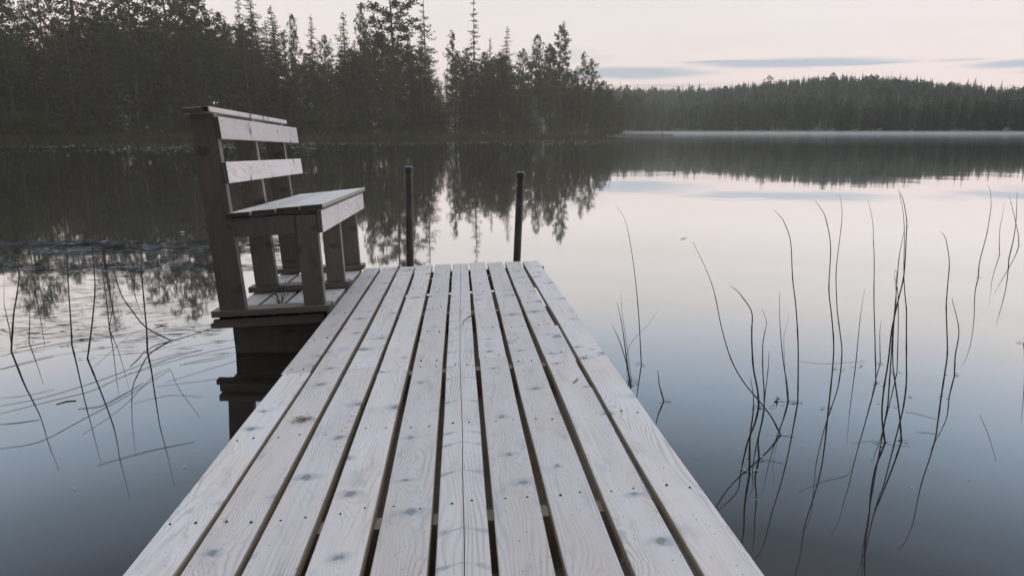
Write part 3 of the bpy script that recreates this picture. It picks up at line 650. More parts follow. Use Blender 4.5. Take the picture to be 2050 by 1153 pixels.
FILL = [
  ('pine', -66.7, 73.5, 12.4), ('spruce', -82.4, 91.6, 16.8), ('spruce', -62.2, 69.8, 14.4), ('birch', -84.7, 95.5, 19.3), ('spruce', -77.5, 87.7, 17.4),
  ('birch', -67.5, 76.8, 15.5), ('pine', -63.9, 73.2, 15.0), ('birch', -59.8, 68.9, 14.1), ('spruce', -60.0, 69.1, 12.0), ('pine', -76.7, 88.9, 16.6),
  ('pine', -83.1, 96.4, 16.1), ('birch', -85.6, 100.1, 18.8), ('spruce', -79.5, 93.6, 17.2), ('birch', -61.2, 72.6, 14.8), ('spruce', -80.3, 95.4, 17.0),
  ('pine', -83.2, 99.1, 16.3), ('birch', -67.1, 81.2, 16.3), ('birch', -59.2, 71.5, 12.1), ('birch', -78.1, 95.4, 18.6), ('pine', -72.7, 89.1, 16.5),
  ('birch', -79.1, 98.0, 19.3), ('pine', -70.6, 87.6, 16.6), ('birch', -79.3, 99.2, 19.6), ('spruce', -71.0, 88.6, 14.2), ('birch', -71.7, 90.9, 18.0),
  ('birch', -59.1, 74.9, 12.4), ('birch', -66.0, 84.2, 14.4), ('pine', -68.1, 87.2, 13.1), ('spruce', -70.2, 91.4, 17.9), ('spruce', -76.8, 99.7, 14.7),
  ('pine', -76.3, 100.1, 16.7), ('birch', -62.9, 83.6, 16.4), ('spruce', -59.0, 78.2, 12.7), ('birch', -58.6, 78.8, 15.1), ('birch', -61.6, 82.5, 13.3),
  ('pine', -71.4, 96.5, 15.3), ('birch', -71.1, 96.2, 14.0), ('birch', -80.2, 110.0, 18.3), ('birch', -72.2, 99.7, 17.3), ('pine', -65.5, 90.8, 15.2),
  ('spruce', -71.5, 99.8, 16.8), ('birch', -68.7, 96.0, 13.4), ('pine', -74.4, 104.7, 14.3), ('birch', -66.5, 94.4, 14.4), ('birch', -69.1, 98.6, 14.3),
  ('birch', -59.9, 85.9, 13.0), ('spruce', -79.2, 113.9, 14.6), ('spruce', -72.8, 105.5, 13.2), ('spruce', -64.2, 93.7, 12.0), ('birch', -61.3, 90.4, 12.8),
  ('birch', -59.2, 88.0, 13.0), ('spruce', -68.2, 101.8, 13.9), ('spruce', -74.2, 111.7, 15.8), ('birch', -66.0, 99.5, 11.9), ('birch', -71.6, 108.1, 9.8),
  ('spruce', -74.1, 112.7, 10.9), ('birch', -70.8, 109.8, 16.0), ('spruce', -53.9, 83.9, 12.0), ('spruce', -65.8, 102.7, 12.8), ('spruce', -61.4, 96.4, 10.9),
  ('spruce', -59.2, 94.0, 12.6), ('birch', -61.3, 98.5, 16.1), ('birch', -60.2, 96.6, 12.9), ('pine', -64.5, 105.1, 16.4), ('spruce', -51.7, 85.4, 15.0),
  ('spruce', -55.3, 91.4, 13.1), ('spruce', -56.4, 94.9, 16.2), ('pine', -62.3, 104.5, 12.9), ('birch', -56.1, 95.6, 15.2), ('birch', -52.4, 90.5, 15.3),
  ('birch', -53.4, 92.9, 14.9), ('spruce', -64.3, 112.4, 17.4), ('birch', -54.1, 95.5, 16.0), ('spruce', -62.3, 109.5, 13.9), ('spruce', -65.1, 116.0, 18.2),
  ('spruce', -48.8, 87.3, 10.6), ('birch', -54.6, 99.3, 15.8), ('pine', -60.3, 110.8, 18.4), ('birch', -57.3, 104.9, 13.4), ('birch', -49.2, 91.0, 13.8),
  ('birch', -55.5, 102.8, 12.2), ('birch', -59.3, 111.0, 13.1), ('spruce', -59.4, 113.4, 17.4), ('spruce', -59.6, 114.4, 15.3), ('pine', -51.5, 100.4, 16.7),
  ('birch', -58.7, 114.5, 15.4), ('birch', -60.8, 120.1, 16.9), ('birch', -50.8, 101.3, 13.0), ('spruce', -48.4, 97.5, 13.9), ('spruce', -49.1, 99.7, 13.5),
  ('birch', -53.2, 109.6, 16.6), ('spruce', -51.0, 106.5, 17.7), ('birch', -47.9, 100.9, 16.6), ('pine', -56.3, 118.8, 15.4), ('pine', -51.3, 109.1, 13.5),
  ('spruce', -50.9, 109.3, 14.6), ('birch', -54.0, 117.2, 14.8), ('spruce', -41.9, 92.2, 13.3), ('pine', -50.0, 111.4, 16.6), ('pine', -43.5, 97.8, 13.4),
  ('spruce', -47.5, 107.4, 12.6), ('birch', -43.7, 101.0, 16.1), ('birch', -52.0, 121.0, 18.1), ('spruce', -46.3, 107.6, 12.0), ('birch', -42.1, 99.3, 12.0),
  ('birch', -51.2, 121.9, 14.1), ('birch', -49.6, 120.5, 16.9), ('birch', -49.0, 120.4, 18.3), ('birch', -49.3, 122.2, 17.9), ('spruce', -39.4, 98.1, 12.4),
  ('birch', -44.4, 112.4, 16.9), ('spruce', -47.4, 120.0, 12.2), ('birch', -45.0, 116.6, 17.8), ('birch', -45.1, 117.6, 15.4), ('birch', -36.3, 95.3, 11.8),
  ('spruce', -37.4, 99.8, 15.4), ('spruce', -41.6, 112.7, 17.3), ('birch', -43.2, 118.1, 17.7), ('spruce', -34.2, 94.3, 14.5), ('spruce', -39.9, 111.2, 15.3),
  ('spruce', -34.7, 98.5, 15.1), ('spruce', -42.3, 121.2, 19.4), ('spruce', -38.6, 111.8, 14.5), ('pine', -35.2, 103.3, 11.7), ('spruce', -36.1, 108.4, 16.8),
  ('spruce', -37.4, 113.4, 12.8), ('spruce', -35.3, 109.6, 17.0), ('spruce', -30.6, 96.0, 12.4), ('birch', -37.0, 118.9, 17.0), ('spruce', -31.8, 103.0, 9.4),
  ('spruce', -29.8, 97.5, 8.6), ('spruce', -30.5, 101.7, 11.5), ('birch', -32.1, 108.5, 11.5), ('spruce', -33.9, 115.4, 9.7), ('birch', -28.8, 99.6, 10.0),
  ('spruce', -34.3, 120.3, 11.6), ('pine', -34.0, 121.2, 13.2), ('birch', -35.1, 127.9, 13.3), ('birch', -26.6, 98.3, 8.4), ('spruce', -27.6, 104.1, 11.6),
  ('birch', -31.6, 121.2, 11.5), ('spruce', -27.1, 106.1, 11.4), ('pine', -32.0, 127.7, 12.4), ('spruce', -24.6, 100.3, 8.5), ('birch', -27.5, 113.6, 10.0),
  ('spruce', -30.7, 131.2, 15.9), ('spruce', -25.6, 112.1, 12.0), ('birch', -29.5, 131.6, 13.1), ('birch', -22.5, 102.2, 12.3), ('spruce', -22.1, 102.9, 13.4),
  ('pine', -24.4, 115.2, 12.0), ('pine', -23.1, 111.2, 12.8), ('spruce', -23.2, 113.7, 12.1), ('spruce', -24.4, 122.7, 12.2), ('birch', -20.6, 106.7, 14.2),
  ('spruce', -24.8, 132.3, 14.5), ('pine', -22.0, 120.7, 16.7), ('birch', -20.4, 115.6, 16.3), ('spruce', -19.9, 114.6, 13.4), ('spruce', -19.7, 116.5, 15.6),
  ('birch', -18.2, 109.0, 10.5), ('birch', -16.8, 105.2, 14.2), ('spruce', -19.5, 126.0, 13.6), ('spruce', -17.2, 114.3, 10.6), ('birch', -16.4, 113.7, 13.2),
  ('spruce', -16.2, 117.5, 13.3), ('spruce', -16.0, 118.3, 11.5), ('spruce', -14.8, 112.6, 9.7), ('birch', -14.0, 112.3, 13.5), ('birch', -16.1, 132.6, 9.5),
  ('spruce', -15.3, 132.7, 15.4), ('spruce', -12.3, 110.5, 10.2), ('birch', -14.6, 137.2, 10.8), ('spruce', -13.1, 128.5, 10.5), ('spruce', -11.8, 121.5, 9.2),
  ('spruce', -10.1, 109.9, 9.6), ('birch', -10.0, 112.5, 6.1), ('birch', -10.0, 118.6, 6.9), ('birch', -10.3, 129.8, 14.4), ('birch', -9.4, 128.0, 14.0),
  ('spruce', -9.1, 130.0, 9.1), ('spruce', -7.2, 113.4, 12.4), ('spruce', -7.2, 123.2, 10.2), ('pine', -6.3, 120.6, 11.7), ('spruce', -6.6, 137.9, 11.4),
  ('spruce', -5.0, 116.1, 11.5), ('birch', -4.9, 126.8, 14.5), ('birch', -4.3, 128.7, 13.9), ('birch', -3.6, 118.8, 9.5), ('birch', -3.1, 126.4, 13.6),
  ('birch', -2.6, 127.9, 12.3), ('birch', -1.9, 115.7, 12.3), ('pine', -1.6, 116.5, 13.2), ('birch', -1.2, 134.7, 14.6), ('pine', -0.4, 128.3, 12.0),
  ('birch', 0.3, 125.0, 7.6), ('birch', 0.9, 125.6, 10.4), ('spruce', 1.6, 117.6, 11.3), ('birch', 2.1, 121.9, 8.7), ('spruce', 3.1, 131.7, 10.5),
  ('pine', 3.7, 128.1, 12.9), ('pine', 4.9, 137.1, 10.3), ('birch', 5.9, 143.3, 8.2), ('birch', 6.2, 132.4, 11.7), ('birch', 6.3, 123.4, 11.0),
  ('birch', 7.5, 138.5, 14.8), ('birch', 7.7, 127.8, 11.9), ('spruce', 9.0, 136.8, 10.5), ('pine', 10.3, 143.8, 12.6), ('spruce', 11.6, 155.0, 16.5),
  ('pine', 11.3, 139.1, 12.1), ('spruce', 12.2, 140.2, 12.4), ('spruce', 13.3, 147.4, 14.0), ('spruce', 12.8, 133.2, 9.7), ('birch', 13.6, 135.8, 9.7),
  ('birch', 16.5, 154.7, 8.9), ('spruce', 18.1, 163.1, 9.2), ('spruce', 15.9, 135.3, 4.0)
]


for kind, x, y, top, wf, lab in TREES:
    plant('sparse' if kind == 'larch' else kind, x, y, top, wf, lab, 'tree', 'trees standing out of the near forest edge', NAME[kind])
SHORT = {-1: ''}
def side_of(x, y):
    a = math.atan2(x, y); best = min(range(len(TREES)), key=lambda i: abs(math.atan2(TREES[i][1], TREES[i][2]) - a))
    t = TREES[best]; d = math.degrees(a - math.atan2(t[1], t[2]))
    return ('just left of' if d < -.35 else 'just right of' if d > .35 else 'tucked behind'), ' '.join(w for w in t[5].replace(',', '').split()[:7])
def who_of(who):
    who = ' '.join(who.split()[:6])
    while who.split()[-1] in ('of', 'the', 'in', 'with', 'a', 'by', 'and', 'behind', 'near', 'right', 'left', 'at', 'between', 'where', 'directly', 'standing', 'among', 'under', 'up', 'above', 'over', 'beside', 'loose', 'two', 'one', 'whose', 'its', 'against', 'half', 'out', 'front', 'rising', 'darkest', 'thin', 'open', 'pale'): who = ' '.join(who.split()[:-1])
    return who
def near_tree(kind, x, y):
    sd_, who = side_of(x, y)
    return 'dim %s in the forest mass %s the %s' % (kind, sd_, who_of(who))
FL = {'spruce': ('dark spruce merging into the solid body of the near forest', 'spruces inside the near forest'),
      'birch': ('leafy birch merging into the solid body of the near forest', 'birches inside the near forest'),
      'pine': ('dark pine merging into the solid body of the near forest', 'pines inside the near forest')}
for k in range(0, len(FILL)):
    kind, x, y, top = FILL[k]
    plant(kind, x, y, top, rng.uniform(1.1, 1.55), near_tree(kind, x, y) if math.degrees(math.atan2(x, y)) > -38 else FL[kind][0], 'tree', FL[kind][1], NAME[kind])
# the same forest goes on along the shore to the left of the view
rs_ = rng.get_state(); rng.seed(77)
for k in range(64):
    a = -44 - 50 * (k + rng.uniform(-.5, .5)) / 64; r = float(shore(a)) + rng.uniform(1.5, 22)
    kind = ['spruce', 'birch', 'pine'][rng.choice(3, p=[.45, .43, .12])]
    plant(kind, r * math.sin(math.radians(a)), r * math.cos(math.radians(a)), rng.uniform(14, 21), rng.uniform(1.15, 1.6), 'forest tree past the left end of the view', 'tree', 'forest trees past the left end of the view', NAME[kind])
rng.set_state(rs_)
# bushes along the foot of the forest, and on the tip of the point
for k in range(56):
    px = rng.uniform(-250, 1200) if k < 50 else rng.uniform(1196, 1250)
    a = math.degrees(math.atan((px - 1025) / 1400)); r = float(shore(a)) + rng.uniform(1.0, 3.0)
    if k >= 50: a = rng.uniform(7.0, 8.3); r = float(shore(a)) + rng.uniform(1, 6)
    x, y = r * math.sin(math.radians(a)), r * math.cos(math.radians(a))
    plant('shrub', x, y, rng.uniform(1.6, 4.2), rng.uniform(.9, 1.4), 'dark bush on the bank %s the %s' % (side_of(x, y)[0].replace('tucked behind', 'in front of'), who_of(side_of(x, y)[1])) if k < 50 and a > -37 else 'dark leafy bush on the bank past the left end of the forest view' if k < 50 else 'bush on the outermost tip of the wooded point',
          'bush', 'bushes along the near shore' if k < 50 else 'bushes on the tip of the wooded point', 'shore_bush')

for k in range(16):
    px = 1200 + k * 6.5; a = math.degrees(math.atan((px - 1025) / 1400)); r = float(shore(a)) + rng.uniform(3, 22)
    kind = 'spruce' if rng.rand() < .55 else 'birch'
    yt = np.interp(px, [1195, 1215, 1240, 1300], [168, 182, 196, 208]) + rng.uniform(-8, 12)
    plant(kind, r * math.sin(math.radians(a)), r * math.cos(math.radians(a)), 1.11 + (262 - yt) / 1400 * r, rng.uniform(1.2, 1.6), 'low dim %s behind the wooded point, %s' % (kind, ('almost touching its last birch', 'just clear of its last birch', 'above the root of the low spit', 'above the middle of the low spit', 'nearest the tiny jetty')[k * 5 // 16]), 'tree', 'trees behind the tip of the wooded point', NAME[kind])
# far shore: first row one by one, the wooded hill behind as one mass
nfar = 0
for k in range(64):
    a = 10.2 + (k + rng.uniform(-.4, .4)) * (36.5 - 10.2) / 63
    r = float(shore(a)) + rng.uniform(2, 16)
    kind = 'birch' if (19.5 < a < 24.2 and rng.rand() < .8) or rng.rand() < .22 else 'spruce'
    top = rng.uniform(13, 19) + (3.0 if kind == 'spruce' and rng.rand() < .3 else 0)
    plant(kind, r * math.sin(math.radians(a)), r * math.cos(math.radians(a)), top, rng.uniform(1.1, 1.5),
          ('%s hazy %s on the far shore %s' % ('tall' if top > 17 else 'short' if top < 14.5 else 'middling', kind if kind == 'spruce' else 'paler green birch',
           'next to the wooded point' if a < 13 else 'below the left slope of the hill' if a < 18 else 'below the highest part of the hill' if a < 25 else 'below the right slope of the hill' if a < 31 else 'at the right edge of view')), 'tree',
          'spruces along the far shore' if kind == 'spruce' else 'birches along the far shore', NAME[kind])
def far_wood():
    # small spruces of eight jagged whorls, and round crowns of loose leaf clumps
    def small_spruce():
        V, F = [], []
        for lv in range(9):
            z1 = 1 - lv * .098; rad = .012 + .021 * lv
            V.append((0, 0, z1)); c = len(V) - 1; n = 7; a0 = rng.uniform(0, 6)
            for j in range(n):
                a = a0 + j * 6.283 / n; rr = rad * rng.uniform(.55, 1.25)
                V.append((rr * math.cos(a), rr * math.sin(a), z1 - .13 - rng.uniform(0, .05)))
                V.append((rr * .45 * math.cos(a + .45), rr * .45 * math.sin(a + .45), z1 - .10))
            for j in range(2 * n): F.append((c, c + 1 + j, c + 1 + (j + 1) % (2 * n)))
        return np.array(V), np.array(F)
    def small_round():
        n = 70; d = rng.normal(size=(n, 3)); d /= np.linalg.norm(d, axis=1, keepdims=True)
        P = d * rng.uniform(.5, 1, (n, 1)) * np.array([.17, .17, .38]) + np.array([0, 0, .6])
        return leaves(P, rng.normal(size=(n, 3)), .13, .10)
    prot = [small_spruce() for _ in range(6)] + [small_round() for _ in range(3)]
    for q in (3, 4, 5): prot[q][0][:, :2] *= .72
    sp = Soup(); n = 0
    while n < 7000:
        a = rng.uniform(-3, 43); r = math.sqrt(rng.uniform(400 ** 2, 930 ** 2))
        if r < shore(a) + 12: continue
        if a < 8.4 and r < 500: continue
        V, F = prot[rng.choice(9, p=[.148] * 6 + [.112 / 3] * 3)]
        h = rng.uniform(9, 16) * (1.0 if r < 800 else .93)
        if rng.rand() < .09: h *= rng.uniform(1.1, 1.4)
        t = rng.uniform(0, 6.28); wf = rng.uniform(.8, 1.3)
        R = np.array([[math.cos(t) * wf, -math.sin(t) * wf, 0], [math.sin(t) * wf, math.cos(t) * wf, 0], [0, 0, 1]])
        sp.add((V @ R.T) * h + np.array([r * math.sin(math.radians(a)), r * math.cos(math.radians(a)), float(ground_z(a, r)) - .2]), F); n += 1
    o = link('distant_forest', sp.mesh('distant_forest', M_FAR))
    tag(o, 'hazy wood of spruces covering the long low hill across the lake', 'forest', kind='stuff')
far_wood()

# wood on the shore behind the dock (the side the dock starts from)
for k in range(44):
    a = 180 + rng.uniform(-72, 72); a = wrap(a); r = float(shore(a)) + rng.uniform(1.5, 14)
    kind = ['spruce', 'birch', 'pine'][rng.choice(3, p=[.55, .3, .15])]
    plant(kind, r * math.sin(math.radians(a)), r * math.cos(math.radians(a)), rng.uniform(11, 18), rng.uniform(1.1, 1.5),
          'tree on the home shore where the dock begins', 'tree', 'trees on the home shore', NAME[kind])

# ------------------------------------------------------------------ shore plants
def sedge():
    sp = Soup(); n = 16000
    px = rng.uniform(-350, 1340, n); a = np.degrees(np.arctan((px - 1025) / 1400))
    r0 = shore(np.minimum(a, 8.4)); r = r0 + rng.uniform(-3.5, 2.2, n) + np.where(a > 7.5, rng.uniform(0, 10, n), 0)
    x = r * np.sin(np.radians(a)); y = r * np.cos(np.radians(a))
    z = np.maximum(ground_z(a, r), -.15)
    h = rng.uniform(.35, .95, n) * np.where(a > 8.3, .5, 1); ln = rng.normal(size=(n, 2)) * .18
    P = np.stack([x, y, z], 1); wd = rng.uniform(.015, .035, n)
    V = np.stack([P - np.stack([wd, wd * 0, wd * 0], 1), P + np.stack([wd, wd * 0, wd * 0], 1), P + np.stack([ln[:, 0], ln[:, 1], h + .1], 1)], 1).reshape(-1, 3)
    sp.add(V, np.arange(3 * n).reshape(n, 3))
    tag(link('shore_sedge', sp.mesh('shore_sedge', M_SEDGE)), 'olive sedge fringing the foot of the near forest and the point', 'grass', kind='stuff')
sedge()
def pads():
    sp = Soup(); n = 2600
    for k in range(n):
        c = rng.rand()
        if c < .62: px, py = rng.uniform(-40, 640), rng.normal(293, 5.5)
        elif c < .9: px, py = rng.uniform(560, 1250), rng.normal(286, 2.0)
        else: px, py = rng.uniform(1040, 1260), rng.normal(281, 1.2)
        y = 1554 / max(12, py - 262); x = (px - 1025) / 1400 * y
        if math.hypot(x, y) > shore(math.degrees(math.atan2(x, y))) - 2: continue
        if mnoise.noise(Vector((x * .12, y * .25, 0))) < -.08: continue
        rr = rng.uniform(.05, .12); a0 = rng.uniform(0, 6.28); m = 9
        ring = [(x + rr * math.cos(a0 + .25 + j * 5.8 / (m - 1)), y + rr * math.sin(a0 + .25 + j * 5.8 / (m - 1)), .012 + (.02 if rng.rand() < .15 else 0) * rng.rand()) for j in range(m)]
        sp.add([(x, y, .010)] + ring, [(0, j + 1, j + 2) for j in range(m - 1)])
    tag(link('lily_pads', sp.mesh('lily_pads', M_PAD)), 'drift of small lily pads on the dark water before the near forest', 'lily pads', kind='stuff')
pads()
# little water lily
e = empty('water_lily', (-3.66, 7.71, .004)); tag(e, 'single small white water lily on the dark water left of the bench', 'flower')
sp = Soup()
for ringn, rr, tilt in ((7, .030, .5), (6, .024, 1.0)):
    for j in range(ringn):
        a = j * 6.283 / ringn + ringn; o_ = np.array([math.cos(a), math.sin(a), 0]); s_ = np.array([-o_[1], o_[0], 0]); u_ = np.array([0, 0, 1])
        t1 = o_ * math.cos(tilt) + u_ * math.sin(tilt)
        sp.add([o_ * .006, o_ * .006 + t1 * rr * .55 + s_ * .012, o_ * .006 + t1 * rr, o_ * .006 + t1 * rr * .55 - s_ * .012], [(0, 1, 2), (0, 2, 3)])
link('petals', sp.mesh('petals', M_PETAL), e)
V, F = tube([(0, 0, -.06), (0, 0, .008)], [.005, .008], 6); link('stalk', mesh_np('stalk', V, F, M_REED), e)

# low muddy spit with a tiny jetty at its tip
def spit():
    n = 28; V = []; F = []
    for i in range(n):
        t = i / (n - 1); x = 15.5 + t * 13; y = 143 + t * 9.0; hw = 2.6 * (1 - t) ** .7 + .25
        hgt = .22 * (1 - t) + .06 + .04 * mnoise.noise(Vector((x * .6, 0, 0)))
        for q, zz in ((-1, -.3), (-.6, hgt * .8), (0, hgt), (.6, hgt * .8), (1, -.3)): V.append((x, y + q * hw, zz))
    for i in range(n - 1):
        for j in range(4): a0 = i * 5 + j; F.append((a0, a0 + 1, a0 + 6, a0 + 5))
    tag(link('spit', mesh_np('spit', V, F, M_SEDGE, True)), kind='structure')
spit()
e = empty('far_jetty', (29.5, 152.6, 0), math.radians(20)); tag(e, 'tiny dark jetty with one post reaching out from the low grassy spit', 'jetty')
for j in range(3):
    bm = bmesh.new(); box_bm(bm, -2.6, 3.9, -.42 + j * .3, -.16 + j * .3, .26, .32); link('plank', bm_mesh('jetty_plank', bm, M_BASE), e)
bm = bmesh.new(); box_bm(bm, 3.0, 3.2, -.45, .45, .14, .26); link('crossbeam', bm_mesh('jetty_beam', bm, M_BASE), e)
V, F = tube([(3.1, .2, -.6), (3.12, .2, .5), (3.05, .2, .78)], [.12, .12, .14], 8); link('post', mesh_np('jetty_post', V, F, M_BASE), e)

# ------------------------------------------------------------------ dock
U = Vector((.996279, .075026, .042419)); Vv = Vector((-.073853, .99686, -.028576)); Wv = Vector((-.04443, .025337, .998691)); O = Vector((-.667036, 0, .323096))
def rotm(): return Matrix((U, Vv, Wv)).transposed()
def dw(a, b, c): return O + U * a + Vv * b + Wv * c
def dock_root(name, a, b, c=0.0):
    e = bpy.data.objects.new(name, None); COL.objects.link(e); e.empty_display_size = .2
    e.matrix_world = Matrix.Translation(dw(a, b, c)) @ rotm().to_4x4()
    return e
dock = dock_root('dock', 0, 0)
tag(dock, 'weathered grey plank dock running out from the viewer over the lake', 'dock')
PITCH = .12; PW = .1045; PT = .028
rd = random.Random(4)
def plank(u0, u1, v0, v1, w1, mat, parent, th=PT, groove=False, name='plank', origin=(0, 0), warp=.0012, bev=.0035):
    """a board with eased edges, slightly cupped and wavy; origin of the mesh at its middle"""
    bm = bmesh.new(); cx, cy = (u0 + u1) / 2, (v0 + v1) / 2; hx = (u1 - u0) / 2
    prof = [(-hx, -th + .003), (-hx, -bev), (-hx + bev * .35, -bev * .3), (-hx + bev, 0)]
    if groove: prof += [(-.0013, 0), (-.0002, -.0035), (.0011, 0)]
    else: prof += [(-hx * .33, -.0006), (hx * .33, -.0006)]
    prof += [(hx - bev, 0), (hx - bev * .35, -bev * .3), (hx, -bev), (hx, -th + .003), (hx - .003, -th), (-hx + .003, -th)]
    ns = max(3, int((v1 - v0) / .12)); rows = []
    ph = rd.uniform(0, 10)
    for i in range(ns + 1):
        y = v0 + (v1 - v0) * i / ns - cy
        dxs = warp * math.sin(y * 2.1 + ph) + warp * .5 * math.sin(y * 7 + ph * 2); dzs = warp * 1.2 * math.sin(y * 1.7 + ph * 1.3)
        row = []
        for j, (px, pz) in enumerate(prof):
            gx = 0
            if groove and j in (4, 5, 6): gx = .0022 * math.sin(y * 2.3 + 1) + .0006 * math.sin(y * 11)
            row.append(bm.verts.new((px + dxs + gx, y, pz + dzs)))
        rows.append(row)
    n = len(prof)
    for i in range(ns):
        for j in range(n): bm.faces.new((rows[i][j], rows[i][(j + 1) % n], rows[i + 1][(j + 1) % n], rows[i + 1][j]))
    bm.faces.new(rows[0]); bm.faces.new(rows[-1][::-1])
    me = bm_mesh('plank', bm, mat)
    return link(name, me, parent, (cx - origin[0], cy - origin[1], w1))
VEND = [4.735, 4.735, 4.725, 4.72, 4.715, 4.705, 4.695, 4.685, 4.66, 4.645]
JOINT = [2.40, None, 2.405, None, 2.425, None, 2.428, None, 2.422, None]
screws = []
for i in range(10):
    u0 = i * PITCH + .0078 + rd.uniform(-.002, .002); u1 = u0 + PW + rd.uniform(-.002, .002)
    mat = M_HEART if i == 5 else M_DECK
    z = rd.uniform(-.0015, .0015)
    if JOINT[i]:
        j = JOINT[i]; off = .010 if i == 0 else rd.uniform(-.002, .002)
        plank(u0 + off * .9, u1 + off * .6, -2.6, j - .0012, z, mat, dock)
        plank(u0, u1, j + .0012, VEND[i], z + rd.uniform(-.0015, .0015), mat, dock)
    else: plank(u0, u1, -2.6, VEND[i], z, mat, dock, groove=(i == 5))
    for b in (.42, .90, 1.35, 1.81, 2.38, 2.45, 2.88, 3.36, 3.88, 4.36, 4.60):
        if b in (2.38, 2.45) and not JOINT[i] and b == 2.45: continue
        for q in (.27, .73): screws.append((u0 + (u1 - u0) * q + rd.uniform(-.006, .006), b + rd.uniform(-.012, .012), z))
# cross beams and stringers under the boards
for b in (-2.2, -1.3, -.4, .42, 1.35, 2.415, 3.36, 4.36):
    bm = bmesh.new(); box_bm(bm, .03, 1.17, b - .024, b + .024, -.125, -PT - .0045); link('crossbeam', bm_mesh('crossbeam', bm, M_UNDER), dock)
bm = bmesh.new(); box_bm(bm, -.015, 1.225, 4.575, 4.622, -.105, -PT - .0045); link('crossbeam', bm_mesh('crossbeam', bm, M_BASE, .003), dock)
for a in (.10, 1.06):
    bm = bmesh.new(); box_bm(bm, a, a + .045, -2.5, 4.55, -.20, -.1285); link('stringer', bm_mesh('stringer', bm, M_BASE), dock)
for b0, b1 in ((-2.3, 1.28), (1.45, 4.30)):           # shallow floats added under the boards to keep bright sky out of the gaps
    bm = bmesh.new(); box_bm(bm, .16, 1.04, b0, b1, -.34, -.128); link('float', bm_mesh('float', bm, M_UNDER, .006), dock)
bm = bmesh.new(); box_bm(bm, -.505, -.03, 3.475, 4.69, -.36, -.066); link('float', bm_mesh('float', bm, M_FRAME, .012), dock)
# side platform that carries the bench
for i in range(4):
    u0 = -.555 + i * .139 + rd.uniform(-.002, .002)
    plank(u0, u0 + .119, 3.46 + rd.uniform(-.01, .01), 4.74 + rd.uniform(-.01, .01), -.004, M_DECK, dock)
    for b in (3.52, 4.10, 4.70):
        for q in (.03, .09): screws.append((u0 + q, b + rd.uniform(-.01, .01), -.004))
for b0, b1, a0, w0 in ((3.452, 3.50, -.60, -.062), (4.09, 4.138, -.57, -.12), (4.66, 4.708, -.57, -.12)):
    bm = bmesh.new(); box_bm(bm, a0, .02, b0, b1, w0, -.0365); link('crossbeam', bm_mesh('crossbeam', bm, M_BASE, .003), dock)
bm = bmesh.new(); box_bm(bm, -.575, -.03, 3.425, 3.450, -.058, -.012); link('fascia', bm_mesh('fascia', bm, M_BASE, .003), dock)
V_, F_ = Soup(), None
for (a, b, c) in screws:
    m = 6; rr = rd.uniform(.0022, .0034)
    ring = [(a + rr * math.cos(k * PI / 3), b + rr * math.sin(k * PI / 3), c + .0009) for k in range(m)]
    V_.add([(a, b, c + .0011)] + ring, [(0, k + 1, (k + 1) % m + 1) for k in range(m)])
    ring2 = [(x, y, z - .004) for x, y, z in ring]
    V_.add(ring + ring2, [(k, k + m, (k + 1) % m) for k in range(m)] + [((k + 1) % m, k + m, (k + 1) % m + m) for k in range(m)])
sc_ = link('screw_heads', V_.mesh('screw_heads', M_SCREW), dock); sc_['kind'] = 'stuff'

# two mooring pipes behind the end of the dock
def pipe(lab, a0, a1, w1, side):
    e = dock_root('mooring_post', a0, 4.79, -.25); tag(e, lab, 'post', 'steel pipes at the dock end')
    d = Vector((a1 - a0, .0, w1 + .25))
    base = Vector((0, 0, 0)); L = 14
    pts = [base - d * .55] + [base + d * k / L for k in range(L + 1)]
    r = .0262
    V, F = tube(pts, [r] * len(pts), 20); link('pipe', mesh_np('pipe', V, F, M_METAL, True), e)
    top = base + d; dn = d.normalized()
    V, F = tube([top - dn * .035, top - dn * .002, top + dn * .006, top + dn * .011], [r + .004, r + .0045, r + .003, r * .6], 20)
    link('pipe_cap', mesh_np('pipe_cap', V, F, M_CAP, True), e)
    V, F = tube([base + d * .17, base + d * .20], [r + .0035, r + .0035], 20); link('collar', mesh_np('collar', V, F, M_METAL, True), e)
    return e
pipe('upright dark steel pipe at the far end of the dock, left one', .297, .35, .664, -1)
pipe('leaning dark steel pipe at the far end of the dock, right one', 1.038, 1.112, .592, 1)

# ------------------------------------------------------------------ bench (dock coordinates, origin at its middle on the boards)
BU, BV = -.26, 4.05
bench = dock_root('bench', BU, BV); tag(bench, 'rough wooden bench with two pale back slats at the left edge of the dock', 'bench')
def part(name, mat, corners, bev=.0025, parent=None, axis='v', label=None):
    """board from an outline in the (u,w) plane, pulled along v from v0 to v1; or a box"""
    (outline, v0, v1) = corners
    cu = sum(p[0] for p in outline) / len(outline); cw = sum(p[1] for p in outline) / len(outline); cv = (v0 + v1) / 2
    bm = bmesh.new()
    a = [bm.verts.new((p[0] - cu, v0 - cv, p[1] - cw)) for p in outline]; b = [bm.verts.new((p[0] - cu, v1 - cv, p[1] - cw)) for p in outline]
    n = len(a); bm.faces.new(a); bm.faces.new(b[::-1])
    for i in range(n): bm.faces.new((a[i], b[i], b[(i + 1) % n], a[(i + 1) % n]))
    o = link(name, bm_mesh(name, bm, mat, bev, 2), parent or bench)
    base = (BU, BV, 0) if not parent else None
    o.location = (cu - BU, cv - BV, cw)
    if label: o['label'] = label
    return o
def rect(u0, u1, w0, w1): return [(u0, w0), (u1, w0), (u1, w1), (u0, w1)]
FRAMES = (3.42, 4.045, 4.685)
FT = .045
